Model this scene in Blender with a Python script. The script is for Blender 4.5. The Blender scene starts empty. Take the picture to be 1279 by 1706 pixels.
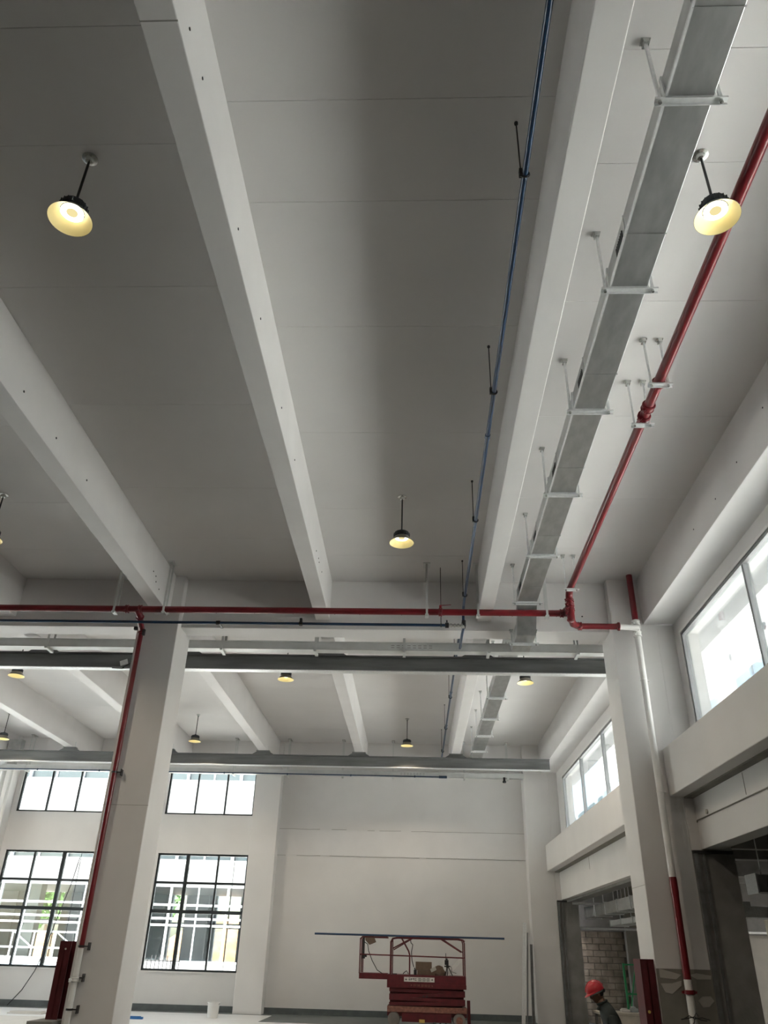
import bpy, bmesh, math, random
from mathutils import Vector, Matrix
random.seed(7)
S = bpy.context.scene
COL = S.collection

# ------------------------------------------------------------------ camera
K = 1.25       # plan units below are multiplied by K to real metres at the end of the hall
F_PX, YAW, PIT, ROL, CAM_H = 1287.416, -0.0477434654, 0.517841144, -0.0285534726, 1.6 * K
def make_camera():
    f = Vector((math.sin(YAW) * math.cos(PIT), math.cos(YAW) * math.cos(PIT), math.sin(PIT)))
    r0 = Vector((math.cos(YAW), -math.sin(YAW), 0)); d0 = f.cross(r0)
    c, s = math.cos(ROL), math.sin(ROL)
    r = c * r0 + s * d0; d = -s * r0 + c * d0
    cam = bpy.data.cameras.new('camera'); o = bpy.data.objects.new('camera', cam); COL.objects.link(o)
    m = Matrix((r, -d, -f)).transposed().to_4x4(); m.translation = Vector((0, 0, CAM_H)); o.matrix_world = m
    cam.sensor_fit = 'VERTICAL'; cam.sensor_height = 24; cam.lens = F_PX / 1706 * 24
    cam.clip_start = 0.05; cam.clip_end = 400
    S.camera = o
make_camera()

# ------------------------------------------------------------------ sky, sun, exposure
W = bpy.data.worlds.new('sky'); S.world = W; W.use_nodes = True
nt = W.node_tree; bg = nt.nodes['Background']
sky = nt.nodes.new('ShaderNodeTexSky'); sky.sky_type = 'NISHITA'
sky.sun_disc = False; sky.sun_elevation = math.radians(55); sky.sun_rotation = math.radians(205)
sky.air_density = 1.3; sky.dust_density = 3.0; sky.ozone_density = 1.0
nt.links.new(sky.outputs[0], bg.inputs[0]); bg.inputs[1].default_value = 0.30
sun = bpy.data.lights.new('sun', 'SUN'); sun.energy = 15.0; sun.angle = math.radians(0.6); sun.color = (1, .96, .91)
so = bpy.data.objects.new('sun', sun); COL.objects.link(so); so.location = (-20, -20, 40)
so.rotation_euler = Vector((0.22, 0.16, -1.0)).to_track_quat('-Z', 'Y').to_euler()
S.view_settings.view_transform = 'Standard'; S.view_settings.look = 'None'
S.view_settings.gamma = 1; S.view_settings.use_curve_mapping = False
S.view_settings.exposure = 1.72
S.cycles.max_bounces = 14; S.cycles.diffuse_bounces = 8; S.cycles.glossy_bounces = 6; S.cycles.transparent_max_bounces = 16
S.cycles.use_denoising = True; S.cycles.sample_clamp_indirect = 6.0
S.cycles.use_light_tree = True

# ------------------------------------------------------------------ materials
def ramp(nt_, fac, stops):
    r = nt_.nodes.new('ShaderNodeValToRGB'); e = r.color_ramp.elements
    while len(e) < len(stops): e.new(0.5)
    for k, (p, c) in enumerate(stops): e[k].position = p; e[k].color = (*c, 1)
    nt_.links.new(fac, r.inputs[0]); return r.outputs[0]
def mat(name, col, rough=.6, metal=0., var=.06, scale=3., bump=0., bscale=40., stretch=None, spec=.4, coat=0.):
    m = bpy.data.materials.new(name); m.use_nodes = True; t = m.node_tree; b = t.nodes['Principled BSDF']
    b.inputs['Roughness'].default_value = rough; b.inputs['Metallic'].default_value = metal
    b.inputs['Specular IOR Level'].default_value = spec; b.inputs['Coat Weight'].default_value = coat
    tc = t.nodes.new('ShaderNodeTexCoord'); mp = t.nodes.new('ShaderNodeMapping')
    t.links.new(tc.outputs['Object'], mp.inputs[0])
    if stretch: mp.inputs['Scale'].default_value = stretch
    n = t.nodes.new('ShaderNodeTexNoise'); n.inputs['Scale'].default_value = scale; n.inputs['Detail'].default_value = 6
    t.links.new(mp.outputs[0], n.inputs['Vector'])
    lo = tuple(max(0, c * (1 - var)) for c in col); hi = tuple(min(1, c * (1 + var)) for c in col)
    t.links.new(ramp(t, n.outputs['Fac'], [(.3, lo), (.7, hi)]), b.inputs['Base Color'])
    if bump:
        n2 = t.nodes.new('ShaderNodeTexNoise'); n2.inputs['Scale'].default_value = bscale; n2.inputs['Detail'].default_value = 4
        t.links.new(tc.outputs['Object'], n2.inputs['Vector'])
        bp = t.nodes.new('ShaderNodeBump'); bp.inputs['Strength'].default_value = bump; bp.inputs['Distance'].default_value = .01
        t.links.new(n2.outputs['Fac'], bp.inputs['Height']); t.links.new(bp.outputs[0], b.inputs['Normal'])
    return m
def mat_emit(name, col, st):
    m = bpy.data.materials.new(name); m.use_nodes = True; t = m.node_tree
    t.nodes.remove(t.nodes['Principled BSDF']); e = t.nodes.new('ShaderNodeEmission')
    e.inputs[0].default_value = (*col, 1); e.inputs[1].default_value = st
    t.links.new(e.outputs[0], t.nodes['Material Output'].inputs[0]); return m
def mat_glass(name, tint, gloss=1.0):
    m = bpy.data.materials.new(name); m.use_nodes = True; t = m.node_tree
    t.nodes.remove(t.nodes['Principled BSDF'])
    a = t.nodes.new('ShaderNodeBsdfTransparent'); a.inputs[0].default_value = (*tint, 1)
    g = t.nodes.new('ShaderNodeBsdfGlossy'); g.inputs['Roughness'].default_value = .02
    fr = t.nodes.new('ShaderNodeFresnel'); fr.inputs[0].default_value = 1.45
    mu = t.nodes.new('ShaderNodeMath'); mu.operation = 'MULTIPLY'; mu.inputs[1].default_value = gloss
    mx = t.nodes.new('ShaderNodeMixShader'); t.links.new(fr.outputs[0], mu.inputs[0]); t.links.new(mu.outputs[0], mx.inputs[0])
    t.links.new(a.outputs[0], mx.inputs[1]); t.links.new(g.outputs[0], mx.inputs[2])
    t.links.new(mx.outputs[0], t.nodes['Material Output'].inputs[0]); return m
M = dict(
    wall=mat('painted_plaster', (.675, .66, .648), .55, var=.035, scale=.8, bump=.12, bscale=14),
    ceil=mat('painted_slab', (.68, .664, .654), .6, var=.04, scale=.6, bump=.1, bscale=6),
    beam=mat('painted_concrete', (.69, .675, .668), .55, var=.035, scale=1.2, bump=.12, bscale=10),
    joint=mat('paint_joint', (.30, .29, .27), .8),
    raw=mat('raw_concrete', (.23, .225, .215), .8, var=.18, scale=2.2, bump=.3, bscale=20),
    putty=mat('wall_putty', (.42, .40, .36), .8, var=.06),
    olive=mat('bare_render', (.21, .20, .175), .85, var=.1, scale=3),
    floor=mat('floor_coating', (.09, .098, .095), .28, var=.2, scale=.7, bump=.03, bscale=3),
    floorl=mat('pale_bounce_floor', (.76, .76, .75), .35, var=.06, scale=.7),
    base=mat('skirting_paint', (.11, .125, .125), .5, var=.15, scale=4),
    galv=mat('galvanised_sheet', (.46, .47, .465), .38, .9, var=.12, scale=7, bump=.05, bscale=5, stretch=(1, .4, 1)),
    galvl=mat('galvanised_strut', (.72, .73, .73), .45, .55, var=.08, scale=20),
    steel=mat('grey_steel_primer', (.18, .185, .185), .42, .3, var=.25, scale=1.4, stretch=(.5, 4, 4)),
    tray=mat('tray_steel', (.60, .61, .60), .45, .3, var=.06),
    red=mat('red_enamel', (.17, .009, .014), .3, var=.08, scale=6, spec=.5, coat=.2),
    reddk=mat('dark_red_primer', (.085, .010, .014), .5, var=.2, scale=5),
    liftred=mat('lift_red_paint', (.09, .007, .011), .45, var=.25, scale=6),
    liftwear=mat('worn_red_paint', (.20, .085, .06), .6, var=.35, scale=14),
    blue=mat('blue_pipe_enamel', (.007, .035, .09), .3, var=.08, spec=.5, coat=.2),
    black=mat('black_plastic', (.018, .018, .02), .45),
    dark=mat('dark_metal', (.05, .05, .052), .5, .4),
    chrome=mat('zinc_fitting', (.62, .64, .62), .25, .9),
    pipewhite=mat('white_painted_pipe', (.74, .73, .71), .4),
    alu=mat('light_aluminium', (.28, .285, .29), .4, .35),
    frame=mat('charcoal_aluminium', (.035, .042, .045), .4, .3),
    shadeout=mat('lamp_shade_outside', (.20, .18, .14), .4, .3),
    shade=mat('lamp_reflector', (.95, .82, .42), .45, var=.02),
    housing=mat('lamp_heat_sink', (.045, .05, .055), .45, .5),
    card=mat('cardboard', (.15, .105, .075), .85, var=.1, scale=12),
    rubber=mat('grey_rubber', (.17, .155, .14), .8, var=.2),
    block=mat('block_face', (.30, .255, .205), .9, var=.35, scale=3.5, bump=.4, bscale=30),
    mortar=mat('mortar', (.15, .13, .11), .95),
    skin=mat('skin', (.16, .085, .055), .55, var=.05),
    hair=mat('black_hair', (.012, .010, .010), .6),
    shirt=mat('dark_shirt', (.035, .045, .045), .85, var=.1, scale=20),
    trousers=mat('work_trousers', (.05, .055, .07), .85),
    helmet=mat('helmet_red', (.48, .02, .03), .3, var=.04, coat=.3),
    strap=mat('grey_strap', (.35, .38, .38), .6),
    green=mat('green_frame_paint', (.03, .24, .09), .5),
    tarp=mat('pale_tarpaulin', (.55, .50, .42), .6, var=.12, scale=5, bump=.4, bscale=7),
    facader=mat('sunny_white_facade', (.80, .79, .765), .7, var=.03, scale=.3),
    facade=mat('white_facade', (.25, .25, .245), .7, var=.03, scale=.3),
    soffit=mat('outside_concrete', (.34, .34, .345), .8, var=.12, scale=1.5, stretch=(1, .3, 1)),
    paleblue=mat('pale_blue_panel', (.50, .60, .68), .5, var=.05),
    extglass=mat('distant_glazing', (.045, .058, .062), .12, 0, var=.2, scale=.5, spec=.6),
    mullwhite=mat('white_mullion', (.36, .37, .375), .5),
    greycol=mat('grey_cladding', (.14, .145, .15), .6),
    roofm=mat('pale_bounce_roof', (.82, .82, .81), .9, var=.08, scale=.8),
    ground=mat('outdoor_paving', (.74, .73, .71), .9, var=.12, scale=.6),
    dirt=mat('orange_soil', (.24, .125, .06), .95, var=.3, scale=1.2),
    leaf=mat('tree_leaves', (.06, .13, .03), .7, var=.4, scale=2),
    bark=mat('tree_bark', (.10, .07, .05), .9),
    sign=mat('sign_white', (.62, .60, .56), .6),
    ink=mat('sign_ink', (.06, .06, .06), .7),
    yellow=mat('yellow_label', (.55, .38, .10), .6),
    bluelit=mat('blue_panel', (.03, .16, .42), .5),
    glass=mat_glass('window_glass', (.94, .97, .96), .8),
    led=mat_emit('led_ring', (1, .93, .74), 2.8),
    ledc=mat_emit('led_centre', (1, .85, .42), .28),
)

# ------------------------------------------------------------------ mesh helpers
class MB:
    def __init__(s): s.v = []; s.f = []; s.mi = []
    def add(s, vs, fs, mi=0):
        n = len(s.v); s.v += [Vector(p) for p in vs]; s.f += [tuple(i + n for i in f) for f in fs]; s.mi += [mi] * len(fs); return s
    def box(s, x0, x1, y0, y1, z0, z1, mi=0):
        v = [(x, y, z) for z in (z0, z1) for y in (y0, y1) for x in (x0, x1)]
        return s.add(v, [(0, 2, 3, 1), (4, 5, 7, 6), (0, 1, 5, 4), (2, 6, 7, 3), (0, 4, 6, 2), (1, 3, 7, 5)], mi)
    def bar(s, a, b, w, h, up=(0, 0, 1), mi=0):
        a = Vector(a); b = Vector(b); d = (b - a).normalized(); u = Vector(up)
        if abs(d.dot(u)) > .99: u = Vector((0, 1, 0))
        sx = d.cross(u).normalized() * w / 2; sy = sx.cross(d).normalized() * h / 2
        v = [p + i * sx + j * sy for p in (a, b) for i, j in ((-1, -1), (1, -1), (1, 1), (-1, 1))]
        return s.add(v, [(3, 2, 1, 0), (4, 5, 6, 7), (0, 1, 5, 4), (1, 2, 6, 5), (2, 3, 7, 6), (3, 0, 4, 7)], mi)
    def tube(s, pts, r, n=12, cap=True, mi=0):
        pts = [Vector(p) for p in pts]; rs = r if isinstance(r, (list, tuple)) else [r] * len(pts)
        d0 = (pts[1] - pts[0]).normalized(); u = Vector((0, 0, 1)) if abs(d0.z) < .9 else Vector((1, 0, 0))
        u = (u - d0 * u.dot(d0)).normalized(); base = len(s.v); vs = []
        for i, p in enumerate(pts):
            if i == 0: d = d0
            elif i == len(pts) - 1: d = (pts[i] - pts[i - 1]).normalized()
            else: d = ((pts[i] - pts[i - 1]).normalized() + (pts[i + 1] - pts[i]).normalized()).normalized()
            u = (u - d * u.dot(d)).normalized(); w = d.cross(u)
            for k in range(n):
                a = 2 * math.pi * k / n; vs.append(p + (u * math.cos(a) + w * math.sin(a)) * rs[i])
        fs = [(i * n + k, i * n + (k + 1) % n, (i + 1) * n + (k + 1) % n, (i + 1) * n + k) for i in range(len(pts) - 1) for k in range(n)]
        if cap: fs += [tuple(reversed(range(n))), tuple(range((len(pts) - 1) * n, len(pts) * n))]
        return s.add(vs, fs, mi)
    def cyl(s, a, b, r, n=16, mi=0): return s.tube([a, b], r, n, True, mi)
    def lathe(s, c, prof, n=32, mi=0, cap=False):
        c = Vector(c); vs = [c + Vector((r * math.cos(2 * math.pi * k / n), r * math.sin(2 * math.pi * k / n), z)) for r, z in prof for k in range(n)]
        fs = [(i * n + k, i * n + (k + 1) % n, (i + 1) * n + (k + 1) % n, (i + 1) * n + k) for i in range(len(prof) - 1) for k in range(n)]
        if cap: fs += [tuple(reversed(range(n))), tuple(range((len(prof) - 1) * n, len(prof) * n))]
        return s.add(vs, fs, mi)
    def ring(s, c, d, R, r, n=20, m=8):
        c = Vector(c); d = Vector(d).normalized(); u = d.orthogonal().normalized(); w = d.cross(u); vs = []
        for i in range(n):
            a = 2 * math.pi * i / n; e = u * math.cos(a) + w * math.sin(a)
            for k in range(m):
                b = 2 * math.pi * k / m; vs.append(c + e * (R + r * math.cos(b)) + d * r * math.sin(b))
        return s.add(vs, [(i * m + k, ((i + 1) % n) * m + k, ((i + 1) % n) * m + (k + 1) % m, i * m + (k + 1) % m) for i in range(n) for k in range(m)])
    def prism(s, poly, axis, a, b, mi=0):
        n = len(poly)
        def P(p, t): return {'x': (t, p[0], p[1]), 'y': (p[0], t, p[1]), 'z': (p[0], p[1], t)}[axis]
        return s.add([P(p, a) for p in poly] + [P(p, b) for p in poly],
                     [tuple(reversed(range(n))), tuple(range(n, 2 * n))] + [(k, (k + 1) % n, n + (k + 1) % n, n + k) for k in range(n)], mi)
    def build(s, name, m, parent=None, smooth=True, bevel=0.):
        me = bpy.data.meshes.new(name); base = world_loc(parent)
        me.from_pydata([p - base for p in s.v], [], s.f)
        ms = m if isinstance(m, (list, tuple)) else [m]
        for q in ms: me.materials.append(M[q] if isinstance(q, str) else q)
        me.polygons.foreach_set('material_index', s.mi)
        b = bmesh.new(); b.from_mesh(me); bmesh.ops.recalc_face_normals(b, faces=b.faces)
        if bevel: bmesh.ops.bevel(b, geom=[e for e in b.edges if len(e.link_faces) == 2 and e.calc_face_angle(0) > .7], offset=bevel, segments=2, affect='EDGES', profile=.5, clamp_overlap=True)
        b.to_mesh(me); b.free()
        if smooth:
            me.polygons.foreach_set('use_smooth', [True] * len(me.polygons)); me.set_sharp_from_angle(angle=math.radians(35))
        o = bpy.data.objects.new(name, me); COL.objects.link(o)
        if parent is not None: o.parent = parent
        return o
def world_loc(o):
    v = Vector((0, 0, 0))
    while o is not None: v = v + o.location; o = o.parent
    return v
def B(*a): return MB().box(*a)
def thing(name, label, cat, loc, group=None):
    o = bpy.data.objects.new(name, None); COL.objects.link(o); o.location = loc; o.empty_display_size = .1
    o['label'] = label; o['category'] = cat
    if group: o['group'] = group
    return o
def tag(o, label, cat, group=None):
    o['label'] = label; o['category'] = cat
    if group: o['group'] = group
    return o
def struct(o, label=None, cat=None):
    o['kind'] = 'structure'
    if label: o['label'] = label
    if cat: o['category'] = cat
    return o
def lab(o, t): o['label'] = t; return o
def stuff(o): o['kind'] = 'stuff'; return o
def clone(root, d, label=None, group=None):
    r = root.copy(); COL.objects.link(r); r.location = root.location + Vector(d)
    if label: r['label'] = label
    if group: r['group'] = group
    for ch in list(root.children):
        c = ch.copy(); COL.objects.link(c); c.parent = r
        for g in list(ch.children):
            e = g.copy(); COL.objects.link(e); e.parent = c
    return r
ORD = ['first', 'second', 'third', 'fourth', 'fifth', 'sixth', 'seventh', 'eighth', 'ninth', 'tenth']

# ------------------------------------------------------------------ dimensions (plan units of 1.25 m; camera stands at x=0, y=0)
ZC, ZB = 7.5, 6.74                      # slab soffit, underside of the long beams
YG, YG2 = 12.93, 13.35                  # cross girder
YE = 25.92                              # end wall
XL, YN = -21.5, -12.6                   # hall extends left and behind the camera
BEAMS = [(1.086, 1.334), (-1.785, -1.535), (-4.655, -4.39), (-7.53, -7.26), (-10.52, -10.25), (-13.3, -13.03), (-16.1, -15.85), (-18.95, -18.7)]
XW = 4.45                               # plane of the right wall above the openings

# ------------------------------------------------------------------ floor, ceiling, walls
fl = struct(B(XL - .4, 11.8, YN - .4, YE + .9, -.25, 0).build('floor', 'floor', smooth=False), 'dark green grey coated hall floor', 'floor')
cl = struct(B(XL - .4, 4.75, YN - .4, YE + .3, ZC + .03, ZC + .3).build('ceiling', 'ceil', smooth=False), 'white painted concrete slab ceiling between the beams', 'ceiling')
struct(B(XL, 4.16, 13.2, YE, 0, .004).build('floor', 'floorl', smooth=False), 'pale layer added over the far bay floor to bounce light', 'floor')  # pale layer added over the dark floor to brighten the far bay
# slab soffit: cast panels between beams with fine joints
xs = [3.94] + [x for b in BEAMS for x in (b[1], b[0])] + [XL]
joints_near = [0.13, 1.75, 3.36, 4.32 - .0, 5.93, 7.9, 9.9, 11.5, 12.93]
joints_far = [13.35, 15.4, 17.6, 19.8, 22.0, 24.0, 25.55]
for k in range(0, len(xs), 2):
    if k // 2 > 5: continue
    x1, x0 = xs[k], xs[k + 1]
    sh = (0, .35, -.25, .2, -.4, .1)[k // 2]
    for js in (joints_near, joints_far):
        for j in range(len(js) - 1):
            a = js[j] + (sh if 0 < j else 0); b = js[j + 1] + (sh if j + 1 < len(js) - 1 else 0)
            B(x0 - .01, x1 + .01, a + .002, b - .002, ZC, ZC + .031).build('ceiling_panel', 'ceil', cl, smooth=False)
B(XL, 3.94, YN, .13, ZC, ZC + .031).build('ceiling_panel', 'ceil', cl, smooth=False)
B(XL, BEAMS[5][0], .13, YE, ZC, ZC + .031).build('ceiling_panel', 'ceil', cl, smooth=False)

POS = ['right of the blue air pipe', 'left of the centre lamp', 'meeting the left column', 'second left of the left column', 'third left of the left column', 'over the far left column line', 'farther left out of the columns', 'farthest left']
for k, (x0, x1) in enumerate(BEAMS):
    for nm, ya, yb in (('near', YN, YG), ('far', YG2, YE - .36)):
        struct(MB().box(x0, x1, ya, yb, ZB, ZC + .02).build('beam', 'beam', smooth=False, bevel=.008), f'white concrete ceiling beam of the {nm} bay {POS[k]}', 'beam')
struct(B(XL, 3.40, YG, YG2, 6.57, ZC + .02).build('girder', 'beam', smooth=False, bevel=.008), 'white concrete cross girder behind the transverse red pipe', 'girder')
struct(B(XL, 3.40, YE - .35, YE + .0, 6.63, ZC + .02).build('girder', 'beam', smooth=False, bevel=.008), 'white concrete cross girder along the end wall', 'girder')
struct(B(XL, 3.94, -.2, .13, 6.57, ZC + .02).build('girder', 'beam', smooth=False), 'white concrete cross girder above the camera', 'girder')
# perimeter beam over the right windows
for nm, ya, yb in (('near', YN, 12.76), ('far', 13.54, YE + .2)):
    struct(B(3.94, 4.75, ya, yb, 6.65, ZC + .02).build('beam', 'beam', smooth=False, bevel=.008), f'white deep edge beam above the {nm} right window', 'beam')
# bolt holes in the girder face and beam sides
def dots(name, pts, axis, r=.012):
    m = MB()
    for p in pts:
        d = Vector((.004, 0, 0)) if axis == 'x' else Vector((0, -.004, 0))
        m.cyl(Vector(p) - d * .5, Vector(p) + d, r, 8)
    return m

# columns
def column(x0, x1, y0, y1, label, z0=0, z1=ZC):
    return struct(B(x0, x1, y0, y1, z0, z1).build('column', 'wall', smooth=False, bevel=.012), label, 'column')
c_left = column(-4.92, -4.2, 12.75, 13.55, 'white square column at left carrying the red drop pipe')
c_right = column(3.40, 4.16, 12.75, 13.55, 'white square column at right with the painted riser pipe')
column(-5.05, -4.24, 25.45, 25.95, 'white pilaster right of the end wall windows')
c_endr = column(3.40, 4.16, 25.40, 25.95, 'white column in the far right corner of the hall')
column(-13.45, -12.72, 12.75, 13.55, 'white square column far left of the hall')
column(-13.70, -12.98, 25.45, 25.95, 'white pilaster left of the left end windows')
column(-4.92, -4.2, -.3, .3, 'white column beside the camera, left'); column(3.4, 4.16, -.3, .3, 'white column beside the camera, right')

# end wall, built round its window openings
UW = [(-7.97, -5.13), (-12.82, -9.97)]
EW0, EW1 = YE, YE + .24
we = MB()
we.box(XL, -20.6, EW0, EW1, 0, ZC); we.box(-20.6, -14.4, EW0, EW1, 0, .97); we.box(-20.6, -14.4, EW0, EW1, 6.585, ZC); we.box(-14.4, -12.82, EW0, EW1, 0, ZC); we.box(-9.97, -7.97, EW0, EW1, 0, ZC); we.box(-5.13, 4.75, EW0, EW1, 0, ZC)
for a, b in UW:
    we.box(a, b, EW0, EW1, 0, .97); we.box(a, b, EW0, EW1, 4.12, 5.26); we.box(a, b, EW0, EW1, 6.585, ZC)
w_end = struct(we.build('wall_end', 'wall', smooth=False), 'white end wall behind the scissor lift', 'wall')
# ring beam band, 12 mm proud, with dark shrinkage joints
lab(B(-4.24, 3.40, YE - .012, YE, 4.15, 4.895).build('ring_beam', 'beam', w_end, smooth=False), 'concrete band between two thin cracks')
cr = MB()
for z0, jit in ((4.142, .012), (4.90, .010)):
    x = -4.24; z = z0
    while x < 3.4:
        x2 = min(3.4, x + random.uniform(.15, .5)); z2 = z0 + random.uniform(-jit, jit) * .6
        if random.random() > .12: cr.bar((x, YE - .013, z), (x2, YE - .013, z2), .010, random.uniform(.006, .018), up=(0, 1, 0))
        x, z = x2, z2
lab(cr.build('wall_crack', 'joint', w_end, smooth=False), 'dark thin crack lines')
struct(B(XL, 3.4, YE - .02, YE, 0, .16).build('baseboard_end', 'base', smooth=False), 'dark grey painted skirting along the end wall', 'baseboard')
struct(MB().box(XL, -3.9, YE - .55, YE - .02, .004, .009).box(-3.9, 4.16, YE - 2.8, YE - .02, .004, .009).build('trim_1', 'base', smooth=False), 'dark unfinished floor strip along the end wall', 'trim')

# right wall
wr = MB()
wr.box(XW, XW + .28, YN, YE, 4.53, 4.62)            # sill
wr.box(XW, XW + .28, YN, YE, 6.38, 6.66)            # strip over the windows
for a, b in ((12.45, 13.45), (24.45, YE + .2), (YN, 1.45)): wr.box(XW, XW + .28, a, b, 4.6, 6.4)
w_right = struct(wr.build('wall_right', 'wall', smooth=False), 'white wall band around the high right windows', 'wall')
def lintel(ya, yb, nm, seam):
    o = struct(B(3.95, 4.60, ya, yb, 3.81, 4.53).build('lintel', 'wall', smooth=False, bevel=.01), f'white concrete lintel below the {nm} right window', 'lintel')
    lab(B(3.95 + .22, 4.31, ya + .0, yb - .0, 3.79, 3.812).build('soffit_groove', 'olive', o, smooth=False), 'grey recessed underside strip')
    p = struct(B(4.31, 4.60, ya, yb, 3.06, 3.80).build('wall_right', 'wall', smooth=False, bevel=.006), f'white infill panel over the {nm} doorway', 'wall')
    B(4.305, 4.3105, seam, seam + .012, 3.5, 3.78).build('panel_seam', 'joint', p, smooth=False)
    return p
p_near = lintel(-.0, 12.752, 'near', 10.7)
p_far = lintel(13.55, 25.41, 'far', 21.0)
struct(B(4.30, 4.35, 9.0, 10.75, 3.80, 3.83).build('trim_2', 'pipewhite', smooth=False), 'white strip painted as the bright daylight gap above the near infill panel', 'trim')  # white strip stands in for daylight showing through a gap
# piers and raw jambs of the two big openings
for nm, y0, y1 in (('near', 12.752, 13.545), ('far', 25.41, 25.92)):
    struct(B(4.16, 4.75, y0, y1, 3.05, 4.55).build('wall_right', 'wall', smooth=False), f'white pier head beside the {nm} doorway', 'wall')
    j = struct(B(4.16, 4.78, y0, y1, 0, 3.05).build('door_jamb', 'raw', smooth=False), f'bare grey concrete jamb of the {nm} doorway', 'door jamb')
    B(4.17, 4.23, y0 - .045, y0 + .0, 0, 3.04).build('guide_rail', 'steel', j, smooth=False)
    B(4.30, 4.335, y0 - .03, y0 + .0, 0, 3.04).build('guide_rail', 'steel', j, smooth=False)
    B(4.17, 4.75, y0 - .05, y0 + .0, 3.0, 3.045).build('head_plate', 'dark', j, smooth=False)
struct(B(4.16, 4.75, 13.545, 14.6, 0, 3.8).build('wall_right', 'wall', smooth=False), 'white wall return behind the right column', 'wall')
struct(B(4.45, 4.75, 13.545, YE, 3.0, 3.06).build('trim_3', 'raw', smooth=False), 'raw concrete edge above the far doorway', 'trim')
for nm, y0, y1 in (('near', 12.757, 13.6), ('far', 25.405, 25.92)):
    struct(B(4.16, 4.72, y0, y1, 4.55, 6.65).build('wall_right', 'wall', smooth=False), f'white wall return between the {nm} right column and the window band', 'wall')
# unseen walls that close the hall
struct(MB().box(XL - .3, XL, YN, 13.6, 0, ZC).box(XL - .3, XL, 13.6, 25.4, 0, .9).box(XL - .3, XL, 13.6, 25.4, 6.6, ZC).box(XL - .3, XL, 25.4, YE, 0, ZC).build('wall_left', 'wall', smooth=False), 'white wall far to the left of the hall', 'wall')
struct(B(XL, 11.8, YN - .3, YN, 0, ZC).build('wall_front', 'wall', smooth=False), 'white wall behind the camera', 'wall')

# ------------------------------------------------------------------ windows
def window(name, label, axis, plane, u0, u1, z0, z1, us, zs, m, fw=.05, thick=(), depth=.09, pane_split=None):
    root = thing(name, label, 'window', (plane, u0, z0) if axis == 'x' else (u0, plane, z0)); root['kind'] = 'structure'
    def bx(a, b, c, d, dd=depth, off=0.):
        return B(plane + off, plane + off + dd, a, b, c, d) if axis == 'x' else B(a, b, plane + off, plane + off + dd, c, d)
    def bars(lst):
        mm = MB()
        for (a, b, c, d, dd, off) in lst:
            if axis == 'x': mm.box(plane + off, plane + off + dd, a, b, c, d)
            else: mm.box(a, b, plane + off, plane + off + dd, c, d)
        return mm
    bars([(u0, u0 + fw, z0, z1, depth, 0), (u1 - fw, u1, z0, z1, depth, 0), (u0 + fw, u1 - fw, z0, z0 + fw, depth, 0), (u0 + fw, u1 - fw, z1 - fw, z1, depth, 0)]).build('window_frame', m, root, smooth=False)
    for i, u in enumerate(us):
        w = fw * (1.9 if i in thick else 1.)
        bx(u - w / 2, u + w / 2, z0 + fw, z1 - fw, depth * .9, .004).build('mullion', m, root, smooth=False)
    for i, z in enumerate(zs):
        w = fw * (1.7 if i == 1 else 1.2)
        bx(u0 + fw, u1 - fw, z - w / 2, z + w / 2, depth * .8, .008).build('transom', m, root, smooth=False)
    ue = [u0] + list(us) + [u1]; ze = [z0] + sorted(zs) + [z1]
    for i in range(len(ue) - 1):
        for j in range(len(ze) - 1):
            bx(ue[i] + .02, ue[i + 1] - .02, ze[j] + .02, ze[j + 1] - .02, .006, depth * .5).build('pane', 'glass', root, smooth=False)
    return root
wn = window('window_1', 'long high aluminium window above the near lintel at right', 'x', XW, 1.45, 12.45, 4.6, 6.39, [4.2, 6.95, 9.70], [], 'alu', fw=.055)
wf = window('window_2', 'long high aluminium window above the far lintel at right', 'x', XW, 13.45, 24.45, 4.6, 6.34, [16.2, 18.95, 21.70], [], 'alu', fw=.055)
for w_, ya, yb in ((wn, 1.45, 12.45), (wf, 13.45, 24.45)):   # pale putty line round the frame
    zt = 6.39 if w_ is wn else 6.34
    MB().box(XW - .012, XW + .01, ya, yb, zt, zt + .045).box(XW - .012, XW + .01, yb, yb + .04, 4.62, zt + .045).build('window_trim', 'pipewhite', w_, smooth=False)
for k, (a, b) in enumerate(UW):
    nm = ('right of', 'left of')[k]
    ms = [a + .945, a + 1.90]
    window(f'window_{3 + 2 * k}', f'upper three-pane window of the end wall {nm} the left column', 'y', YE + .06, a, b, 5.26, 6.585, ms, [], 'frame', fw=.05)
    lo = window(f'window_{4 + 2 * k}', f'lower nine-pane dark framed window {nm} the left column', 'y', YE + .06, a, b, .97, 4.12, ms if k == 0 else [a + .93, a + 1.87], [3.30, 2.515], 'frame', fw=.055, thick=(0,) if k == 0 else (1,))
    # casement stiles on the opening sash
    B(ms[1] + .50, ms[1] + .515, YE + .09, YE + .105, 1.0, 4.1).build('glazing_bar', 'frame', lo, smooth=False)
    xh = ms[1] - .03 if k == 0 else a + 1.9
    MB().box(xh, xh + .03, YE + .02, YE + .06, 1.6, 1.75).build('window_handle', 'frame', lo)
    struct(B(a - .02, b + .02, YE - .03, YE + .06, .93, .972).build('window_sill', 'wall', smooth=False), f'white sill of the lower window {nm} the left column', 'sill')
    for p in ((a + .35, 'z'),): pass

window('window_8', 'unseen wide glazing added to brighten the far bay, beyond the far left column', 'y', YE + .06, -20.6, -14.4, .97, 6.585, [-18.5, -16.4], [3.3, 4.7], 'frame')  # unseen end glazing, added to let more daylight into the far bay
window('window_7', 'unseen tall glazing added in the far left wall for daylight', 'x', XL - .15, 13.6, 25.4, .9, 6.6, [16.5, 19.5, 22.5], [3.7], 'frame')  # unseen side glazing, added to brighten the far ceiling

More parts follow.
